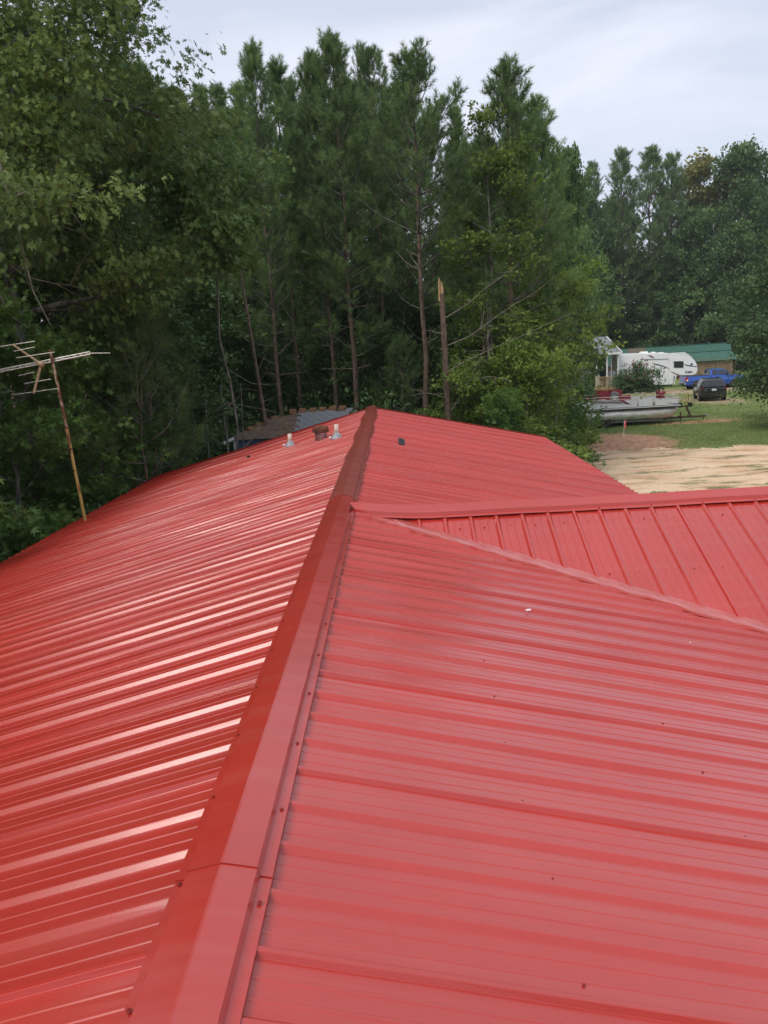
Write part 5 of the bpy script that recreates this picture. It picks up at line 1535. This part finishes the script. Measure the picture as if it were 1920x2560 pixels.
for s in (-1, 1):
    p = MB(); p.box((0.20, s * 0.965, 1.03), (0.24, 0.06, 0.40)); p.box((0.09, s * 0.88, 1.03), (0.05, 0.17, 0.40)); T_(p, 'tail_light', 'redlens', bevel=0.015)
    p = MB(); p.box((0.22, s * 0.985, 0.94), (0.16, 0.04, 0.12)); T_(p, 'reverse_lamp', 'white')
    p = MB(); p.box((5.58, s * 0.72, 0.95), (0.2, 0.36, 0.24)); T_(p, 'headlight', 'chrome', bevel=0.03)
    p = MB(); p.box((3.95, s * 1.09, 1.36), (0.12, 0.20, 0.22)); T_(p, 'wing_mirror', 'blackplastic', bevel=0.03)
    p = MB(); p.box((3.3, s * 1.02, 0.40), (2.0, 0.10, 0.06)); T_(p, 'running_board', 'blackplastic')
    for hx in (3.02, 3.95):
        p = MB(); p.box((hx, s * 0.998, 1.16), (0.20, 0.03, 0.04)); T_(p, 'door_handle', 'blackplastic')
    p = MB()
    for dx in (2.52, 3.14, 4.12): p.box((dx, s * 0.994, 0.88), (0.012, 0.012, 0.75))
    T_(p, 'door_seam', 'blackplastic')
    for wx_ in (1.15, 4.75):
        p = MB(); p.lathe([(0.47, -0.02), (0.50, 0.0), (0.47, 0.02)], (wx_, s * 0.985, 0.42), 22, 'Y'); T_(p, 'wheel_arch', 'blackplastic')
        wheel(tk, (wx_, s * 0.90, 0.40), 0.40, 0.27, mr='galv')
p = MB(); p.box((0.05, 0, 0.60), (0.18, 1.85, 0.20)); T_(p, 'rear_bumper', 'chrome', bevel=0.03)
p = MB(); p.box((0.075, 0, 1.02), (0.03, 1.55, 0.46)); T_(p, 'tailgate', 'blue', bevel=0.01)
p = MB(); p.box((5.72, 0, 0.80), (0.05, 1.1, 0.30)); T_(p, 'grille', 'blackplastic')
p = MB(); p.box((2.8, 0, 0.42), (5.2, 1.4, 0.22)); T_(p, 'chassis', 'blackplastic')

# ------------------------------------------------------------------ black SUV, tail towards the camera
sv = thing('suv', 'black sport utility car with crumpled plastic hanging from its left rear door', 'car', (24.8, 62.0, gz(62) - 0.01), R(90 - 13))
def U_(mb_, name, m, parent=sv, **k): return mb_.build(name, M[m] if isinstance(m, str) else m, parent, **k)
x0 = -2.1
p = MB()
def hull2(rows): return [[(x, -w_ * 0.48, b_), (x, w_ * 0.48, b_), (x, w_ * 0.5, b_ + 0.25), (x, w_ * 0.485, t_), (x, -w_ * 0.485, t_), (x, -w_ * 0.5, b_ + 0.25)] for x, b_, t_, w_ in rows]
p.loft(hull2([(-2.15, 0.42, 1.04, 1.76), (-2.08, 0.36, 1.10, 1.84), (-1.0, 0.30, 1.10, 1.88), (0.8, 0.30, 1.05, 1.88), (1.9, 0.32, 0.98, 1.84), (2.25, 0.40, 0.85, 1.7)])); U_(p, 'body', 'suvblack', bevel=0.05, seg=3)
p = MB(); gp = [(-2.10, 0.90, 1.08), (-1.86, 0.70, 1.62), (-1.70, 0.66, 1.70), (0.15, 0.66, 1.69), (0.85, 0.88, 1.05)]
p.loft([[(x, -w_, z) for x, w_, z in gp], [(x, w_, z) for x, w_, z in gp]]); U_(p, 'cabin', 'suvblack', bevel=0.05, seg=3)
p = MB(); p.add([(-2.085, -0.74, 1.14), (-2.085, 0.74, 1.14), (-1.875, 0.62, 1.60), (-1.875, -0.62, 1.60)], [(0, 3, 2, 1)]); o = U_(p, 'rear_window', 'glassd'); o.location = (-0.015, 0, 0.008)
def sg(pts, s):
    f = lambda x, z: (x, s * (0.90 + (z - 1.08) / 0.62 * (0.66 - 0.90)) + s * 0.014, z)
    q = MB(); q.add([f(*c_) for c_ in pts], [tuple(range(len(pts)))]); U_(q, 'side_window', 'glassd')
for s in (-1, 1):
    sg([(-1.80, 1.14), (-1.05, 1.14), (-1.05, 1.60), (-1.68, 1.60)], s); sg([(-0.98, 1.14), (-0.15, 1.14), (-0.15, 1.60), (-0.98, 1.60)], s); sg([(-0.08, 1.14), (0.68, 1.14), (0.20, 1.60), (-0.08, 1.60)], s)
    p = MB(); p.box((-2.08, s * 0.83, 1.02), (0.12, 0.12, 0.34)); U_(p, 'tail_light', 'darklens', bevel=0.02)
    p = MB(); p.box((0.55, s * 1.02, 1.12), (0.12, 0.2, 0.16)); U_(p, 'wing_mirror', 'suvblack', bevel=0.03)
    p = MB(); p.tube([(-1.6, s * 0.60, 1.70), (-1.5, s * 0.60, 1.75), (0.0, s * 0.60, 1.75), (0.1, s * 0.60, 1.70)], 0.02, 6); U_(p, 'roof_rail', 'blackplastic')
    for wx_ in (-1.35, 1.40):
        wheel(sv, (wx_, s * 0.82, 0.36), 0.36, 0.25, mr='galv')
        p = MB(); p.lathe([(0.42, -0.02), (0.45, 0.0), (0.42, 0.02)], (wx_, s * 0.925, 0.38), 20, 'Y'); U_(p, 'wheel_arch', 'blackplastic')
    for hx in (-0.35, -1.15):
        p = MB(); p.box((hx, s * 0.93, 0.98), (0.2, 0.03, 0.035)); U_(p, 'door_handle', 'blackplastic')
    p = MB(); p.box((2.12, s * 0.62, 0.75), (0.2, 0.36, 0.16)); U_(p, 'headlight', 'chrome', bevel=0.03)
p = MB(); p.box((-2.20, 0, 0.55), (0.16, 1.80, 0.26)); U_(p, 'rear_bumper', 'suvblack', bevel=0.05, seg=3)
p = MB(); p.box((-2.29, 0, 0.66), (0.02, 1.3, 0.05)); U_(p, 'bumper_step', 'blackplastic')
p = MB(); p.box((-2.17, 0.0, 0.91), (0.03, 0.52, 0.22)); U_(p, 'plate_recess', 'blackplastic')
p = MB(); p.box((-2.19, 0.0, 0.92), (0.012, 0.31, 0.155)); U_(p, 'licence_plate', 'plate')
p = MB(); p.box((-2.15, 0.62, 0.86), (0.02, 0.2, 0.04)); U_(p, 'badge', 'chrome')
p = MB(); p.box((0, 0, 0.34), (3.9, 1.3, 0.16)); U_(p, 'chassis', 'blackplastic')
# crumpled plastic sheet over the left rear window and down the door
rr = np.random.default_rng(17)
p = MB(); vs = []
for j in range(10):
    for i in range(9):
        t, u = j / 9, i / 8
        x = -1.95 + u * 1.05 - 0.30 * t + 0.06 * rr.normal()
        z = 1.66 - 0.78 * t + 0.04 * rr.normal()
        yy = 0.90 + min(0, -(z - 1.08) * 0.39) + 0.05 + 0.05 * abs(rr.normal()) + 0.10 * math.sin(t * 3.1)
        vs.append((x, yy, z))
p.add(vs, [(j * 9 + i, j * 9 + i + 1, (j + 1) * 9 + i + 1, (j + 1) * 9 + i) for j in range(9) for i in range(8)])
U_(p, 'plastic_sheet', 'plastic')['label'] = 'crumpled clear plastic sheet over the rear side window'
p = MB(); sec = []
for h, r_ in ((-0.16, 0.05), (-0.10, 0.15), (0.0, 0.19), (0.10, 0.14), (0.15, 0.04)):
    sec.append([(-0.55 + r_ * 1.5 * math.cos(a * 0.785) * rr.uniform(0.8, 1.2), 1.05 + r_ * math.sin(a * 0.785) * rr.uniform(0.8, 1.2), 0.88 + h) for a in range(8)])
p.loft(sec, True); U_(p, 'plastic_bundle', 'plastic')

# ------------------------------------------------------------------ pontoon boat on its trailer
bt = thing('pontoon_boat', 'silver pontoon boat with faded red seats and maroon stripes on a trailer', 'boat', (13.2, 46.4, gh(13.2, 46.4) + 0.03))
BO = Vector((13.2, 46.4, gh(13.2, 46.4)))
def B_(mb_, name, m, parent=bt, **k):
    o = mb_.build(name, M[m] if isinstance(m, str) else m, parent, **k)
    o.data.transform(Matrix.Translation(-BO + Vector((0, 0, BO.z)))); return o
gB = 0.0
def D_(u, v): return (10.1305 + 0.0070131 * u + 0.0000797 * v, 5.8024 - 0.000404 * u - 0.006974 * v - BO.z)
for y in (45.55, 47.25):
    p = MB(); sec = []
    for (x, zc, r_) in ((9.2, 0.66, 0.30), (9.3, 0.64, 0.33), (15.5, 0.64, 0.335), (15.85, 0.66, 0.325), (16.15, 0.71, 0.28), (16.30, 0.79, 0.19), (16.38, 0.88, 0.06)):
        sec.append([(x, y + r_ * math.cos(a * 0.3142), zc + r_ * math.sin(a * 0.3142)) for a in range(20)])
    p.loft(sec, True); pt = B_(p, 'pontoon', 'hullalu')
    p = MB()
    for x in (10.6, 12.2, 13.8, 15.3): p.lathe([(0.336, -0.012), (0.341, 0), (0.336, 0.012)], (x, y, 0.64), 20, 'X')
    q = B_(p, 'weld_seam', 'hullalu'); q.parent = pt
p = MB(); p.box((12.78, 46.4, 1.0), (7.26, 2.42, 0.07)); B_(p, 'deck', 'trailer')
p = MB(); p.box((12.8, 45.17, 1.045), (7.24, 0.03, 0.045)); p.box((12.8, 47.63, 1.045), (7.24, 0.03, 0.045)); p.box((16.43, 46.4, 1.03), (0.03, 2.46, 0.08)); B_(p, 'deck_edge', 'silverpanel')
# fence panels and rails
def fence_panel(x0, x1, y, z0, z1, name='fence_panel'):
    q = MB(); q.box(((x0 + x1) / 2, y, (z0 + z1) / 2), (x1 - x0, 0.02, z1 - z0)); return B_(q, name, 'silverpanel')
for y in (45.22, 47.58):
    fence_panel(9.3, 13.95, y, 1.10, 1.50); fence_panel(14.05, 14.85, y, 1.10, 1.50); fence_panel(15.0, 16.32, y, 1.10, 1.42)
    q = MB(); dy = -0.005 if y < 46 else 0.005
    for (pth, zz) in (([(9.3, 0), (12.4, 0), (12.4, 1), (9.3, 1)], 0), ):
        q.tube([(9.3, y, 1.53), (13.3, y, 1.56), (13.93, y, 1.53), (13.98, y, 1.09)], 0.016, 6)
        q.tube([(9.3, y, 1.72), (13.1, y, 1.74), (13.7, y, 1.70), (13.98, y, 1.52)], 0.016, 6)
        q.tube([(14.04, y, 1.08), (14.04, y, 1.66), (14.10, y, 1.71), (14.76, y, 1.71), (14.84, y, 1.66), (14.84, y, 1.08)], 0.016, 6)
        q.tube([(14.92, y, 1.08), (14.92, y, 1.66), (15.0, y, 1.71), (16.1, y, 1.68), (16.34, y, 1.56), (16.36, y, 1.08)], 0.016, 6)
        q.tube([(14.92, y, 1.48), (16.35, y, 1.44)], 0.013, 6)
        for x in (10.5, 11.5, 12.45): q.tube([(x, y, 1.08), (x, y, 1.74)], 0.015, 6)
    B_(q, 'rail', 'alu')
q = MB(); q.tube([(16.36, 45.22, 1.5), (16.36, 47.58, 1.5)], 0.016, 6); q.box((16.36, 46.4, 1.25), (0.02, 2.3, 0.32)); B_(q, 'bow_gate', 'silverpanel')
def stripe(poly, m):
    q = MB(); q.prism([D_(*c_) for c_ in poly][::-1], 45.198, 45.205); B_(q, 'stripe', m)
stripe([(160, 597), (395, 597), (405, 603), (160, 603)], 'greydecal')
stripe([(160, 608), (405, 608), (420, 616), (160, 615)], 'maroon')
stripe([(392, 597), (428, 597), (487, 629), (452, 629)], 'maroon')
stripe([(160, 620), (420, 620), (432, 626), (160, 625)], 'greydecal')
stripe([(780, 617), (815, 614), (815, 619), (790, 623)], 'greydecal')
for i in range(7): stripe([(818 + i * 9, 617 + (i % 3) * 2), (824 + i * 9, 615 + (i % 2) * 3), (825 + i * 9, 623), (819 + i * 9, 624)], 'navy')
# seats
def seat(x, y, w, d, red, h=0.42, back=0.62, rz=0.0, name='bench_seat'):
    t = MB(); t.box((x, y, 1.04 + h / 2), (w, d, h)); o = B_(t, name, 'seatwhite', bevel=0.04)
    t = MB(); t.box((x, y - 0.02, 1.06 + h), (w * 0.97, d * 0.9, 0.13)); c_ = B_(t, 'cushion', 'seatred' if red else 'seatwhite', bevel=0.04); c_.parent = o
    t = MB(); t.box((x, y + d * 0.45, 1.04 + back), (w, 0.16, 0.42)); c_ = B_(t, 'backrest', 'seatred', bevel=0.05); c_.parent = o
    return o
seat(12.55, 47.2, 0.95, 0.55, True, 0.40, 0.72)
seat(13.35, 47.2, 0.75, 0.55, True, 0.40, 0.72)
seat(12.0, 46.2, 0.9, 0.6, False, 0.40, 0.60)
seat(10.6, 46.9, 1.3, 0.6, True, 0.40, 0.62)
seat(11.45, 45.75, 0.55, 0.45, False, 0.45, 0.55)
seat(13.5, 45.85, 0.7, 0.5, True, 0.34, 0.48)
t = MB(); t.box((12.95, 46.3, 1.35), (0.5, 0.55, 0.75), taper=(0.75, 0.9)); cs = B_(t, 'console', 'seatwhite', bevel=0.04)
t = MB(); t.tube([(12.85 + 0.20 * math.cos(a * 0.524), 45.95 + 0.05 * math.sin(a * 0.524), 1.66 + 0.2 * math.sin(a * 0.524)) for a in range(13)], 0.018, 6, cap=False); c_ = B_(t, 'steering_wheel', 'blackplastic'); c_.parent = cs
t = MB(); t.prism([(12.75, 1.72), (13.2, 1.72), (13.12, 1.92), (12.92, 1.96)], 46.1, 46.6); c_ = B_(t, 'windscreen', 'greycover', bevel=0.02); c_.parent = cs
# pedestal fishing chair
t = MB(); t.lathe([(0.12, 1.05), (0.04, 1.08), (0.035, 1.42)], (15.62, 46.2, 0), 10); fcx = B_(t, 'pedestal_seat', 'alu')
t = MB(); t.box((15.62, 46.2, 1.50), (0.46, 0.44, 0.13)); c_ = B_(t, 'cushion', 'seatred', bevel=0.04); c_.parent = fcx
t = MB(); t.box((15.50, 46.2, 1.71), (0.16, 0.44, 0.34), ry=-0.25); c_ = B_(t, 'backrest', 'seatred', bevel=0.04); c_.parent = fcx
t = MB(); t.box((15.78, 46.2, 1.72), (0.12, 0.40, 0.26), ry=0.9); c_ = B_(t, 'backrest', 'seatred', bevel=0.04); c_.parent = fcx
t = MB(); t.tube([(16.45, 45.9, 1.62), (16.55, 45.85, 1.78), (16.66, 45.85, 1.72), (16.72, 45.85, 1.62), (16.80, 45.85, 1.64), (16.82, 45.85, 1.76), (16.74, 45.85, 1.80)], 0.028, 7); B_(t, 'rope_hook', 'seatwhite')
t = MB(); t.tube([(16.18, 45.6, 1.5), (16.18, 45.6, 1.74), (16.26, 45.6, 1.76)], 0.035, 7); B_(t, 'bow_lamp', 'seatwhite')

tr_ = thing('boat_trailer', 'rusty dark boat trailer with a winch post under the pontoon boat', 'trailer', (13.45, 46.4, gh(13.2, 46.4)))
def L_(mb_, name, m, parent=tr_, **k):
    o = mb_.build(name, M[m] if isinstance(m, str) else m, parent, **k)
    o.data.transform(Matrix.Translation(Vector((-BO.x, -BO.y, 0)))); return o
p = MB()
for y in (45.75, 47.05): p.box((11.9, y, 0.255), (6.6, 0.08, 0.10))
for x in (9.6, 11.0, 12.6, 14.2, 15.1): p.box((x, 46.4, 0.255), (0.08, 1.3, 0.09))
p.box((16.1, 46.40, 0.24), (4.0, 0.10, 0.10))
for s in (-1, 1): p.tube([(15.0, 46.4 + s * 0.65, 0.25), (16.6, 46.4, 0.25)], 0.045, 6)
L_(p, 'frame', 'trailer')
for y in (45.35, 47.45):
    wheel(tr_, (11.95, y, 0.29), 0.285, 0.17, mr='rimrust', off=Vector((BO.x, BO.y, 0)))
    p = MB()
    p.tube([(11.60, y, 0.42), (11.65, y, 0.60), (11.8, y, 0.66), (12.1, y, 0.66), (12.26, y, 0.60), (12.30, y, 0.42)], 0.035, 6); L_(p, 'fender', 'galv')
p = MB(); p.tube([(11.95, 45.35, 0.29), (11.95, 47.45, 0.29)], 0.035, 8); L_(p, 'axle', 'trailer')
p = MB(); p.tube([(17.25, 46.4, 0.27), (16.98, 46.4, 0.85)], 0.06, 6); p.tube([(16.60, 46.4, 0.90), (17.2, 46.4, 0.88)], 0.05, 6); p.tube([(17.05, 46.4, 0.3), (17.32, 46.4, 0.3)], 0.055, 6); wp = L_(p, 'winch_post', 'trailer')
p = MB(); p.lathe([(0.10, -0.09), (0.13, -0.09), (0.06, -0.05), (0.06, 0.05), (0.13, 0.09), (0.10, 0.09)], (17.20, 46.4, 0.96), 12, 'Y'); c_ = L_(p, 'winch', 'black'); c_.parent = wp
p = MB(); p.box((16.60, 46.4, 0.95), (0.16, 0.22, 0.26)); c_ = L_(p, 'bow_stop', 'black'); c_.parent = wp
p = MB(); p.tube([(16.72, 46.15, 0.92), (16.86, 46.15, 1.50), (16.93, 46.2, 1.60), (17.08, 46.5, 1.60), (17.14, 46.5, 1.50), (17.08, 46.5, 0.92)], 0.022, 7); p.tube([(16.78, 46.15, 1.14), (17.10, 46.5, 1.14)], 0.018, 6); L_(p, 'ladder', 'rustpole')
p = MB(); p.tube([(16.6, 46.28, 0.55), (16.6, 46.28, 0.06)], 0.04, 8); p.lathe([(0.09, 0.0), (0.09, 0.03)], (16.6, 46.28, 0.02), 10); p.box((16.6, 46.3, 0.28), (0.3, 0.14, 0.12)); L_(p, 'jack', 'trailer')
p = MB(); p.tube([(18.0, 46.4, 0.24), (18.0, 46.4, 0.04)], 0.035, 8); p.box((17.98, 46.4, 0.25), (0.35, 0.14, 0.10)); L_(p, 'coupler', 'trailer')
p = MB(); p.box((18.22, 46.4, 0.27), (0.22, 0.12, 0.07)); L_(p, 'hitch_cover', 'galv')
p = MB()
for y in (45.55, 47.25): p.box((12.4, y, 0.275), (5.8, 0.20, 0.06))
L_(p, 'bunk', 'greycover')

# ------------------------------------------------------------------ flag stake, flowering bush
fs_ = thing('marker_flag', 'white survey stake with a drooping pink flag on the lawn before the boat', 'flag', (11.93, 40.85, gh(11.93, 40.85)))
p = MB(); p.tube([(0, 0, -0.05), (0.02, 0, 0.80)], 0.017, 6); p.build('stake', M['white'], fs_)
p = MB(); vs = []
for j in range(7):
    for i in range(3):
        vs.append((0.02 + i * 0.045 + 0.012 * math.sin(j * 1.3 + i), -0.025 + 0.02 * math.sin(j * 0.9 + i * 1.5), 0.84 - j * 0.075 - i * 0.02))
p.add(vs, [(j * 3 + i, j * 3 + i + 1, (j + 1) * 3 + i + 1, (j + 1) * 3 + i) for j in range(6) for i in range(2)])
p.add([(v[0], v[1] + 0.008, v[2]) for v in vs], [(j * 3 + i, (j + 1) * 3 + i, (j + 1) * 3 + i + 1, j * 3 + i + 1) for j in range(6) for i in range(2)])
p.build('flag', M['flagpink'], fs_)
rt = make_shrub('hib', 55, 3.3, 2.1, 15000, 'wide', 0.15, 'bush', 'flowering_bush')
b_ = plant('hib', 23.45, 76.3, 3.25, 'round dark bush with pink flowers between the porch and the camper', 'bush')
rg = np.random.default_rng(61)
n = 75
a, e = rg.uniform(3.4, 6.6, n), rg.uniform(0.05, 1.35, n)
P = np.column_stack([1.95 * np.cos(a) * np.cos(e), 1.95 * np.sin(a) * np.cos(e), 0.7 + 2.55 * np.sin(e)]) * rg.uniform(0.93, 1.08, (n, 1))
P = np.repeat(P, 5, 0) + rg.normal(0, 0.02, (n * 5, 3))
V, F, tn = leaves(rg, P, unit(rg.normal(0, 1, (n * 5, 3))), 0.095, 'wide', 1.0)
o = link('flowers', tri_mesh('flowers', V, F, tn, M['flower']), b_); o['kind'] = 'stuff'; o.rotation_euler = (0, 0, -b_.rotation_euler[2])

# ------------------------------------------------------------------ thin scattering volume added to lift the dark trees, as lens glare does
hz = MB(); hz.box((20, 90, 16.6), (430, 410, 41.0))
hm = bpy.data.materials.new('glare_veil'); hm.use_nodes = True
hn, hl = hm.node_tree.nodes, hm.node_tree.links
for q in list(hn):
    if q.type == 'BSDF_PRINCIPLED': hn.remove(q)
pv = hn.new('ShaderNodeVolumePrincipled')
pv.inputs['Color'].default_value = (0.90, 0.94, 1.0, 1)
pv.inputs['Density'].default_value = 0.0003
pv.inputs['Anisotropy'].default_value = 0.2
hl.new(pv.outputs[0], [q for q in hn if q.type == 'OUTPUT_MATERIAL'][0].inputs['Volume'])
tag(hz.build('glare_veil', hm), kind='stuff')
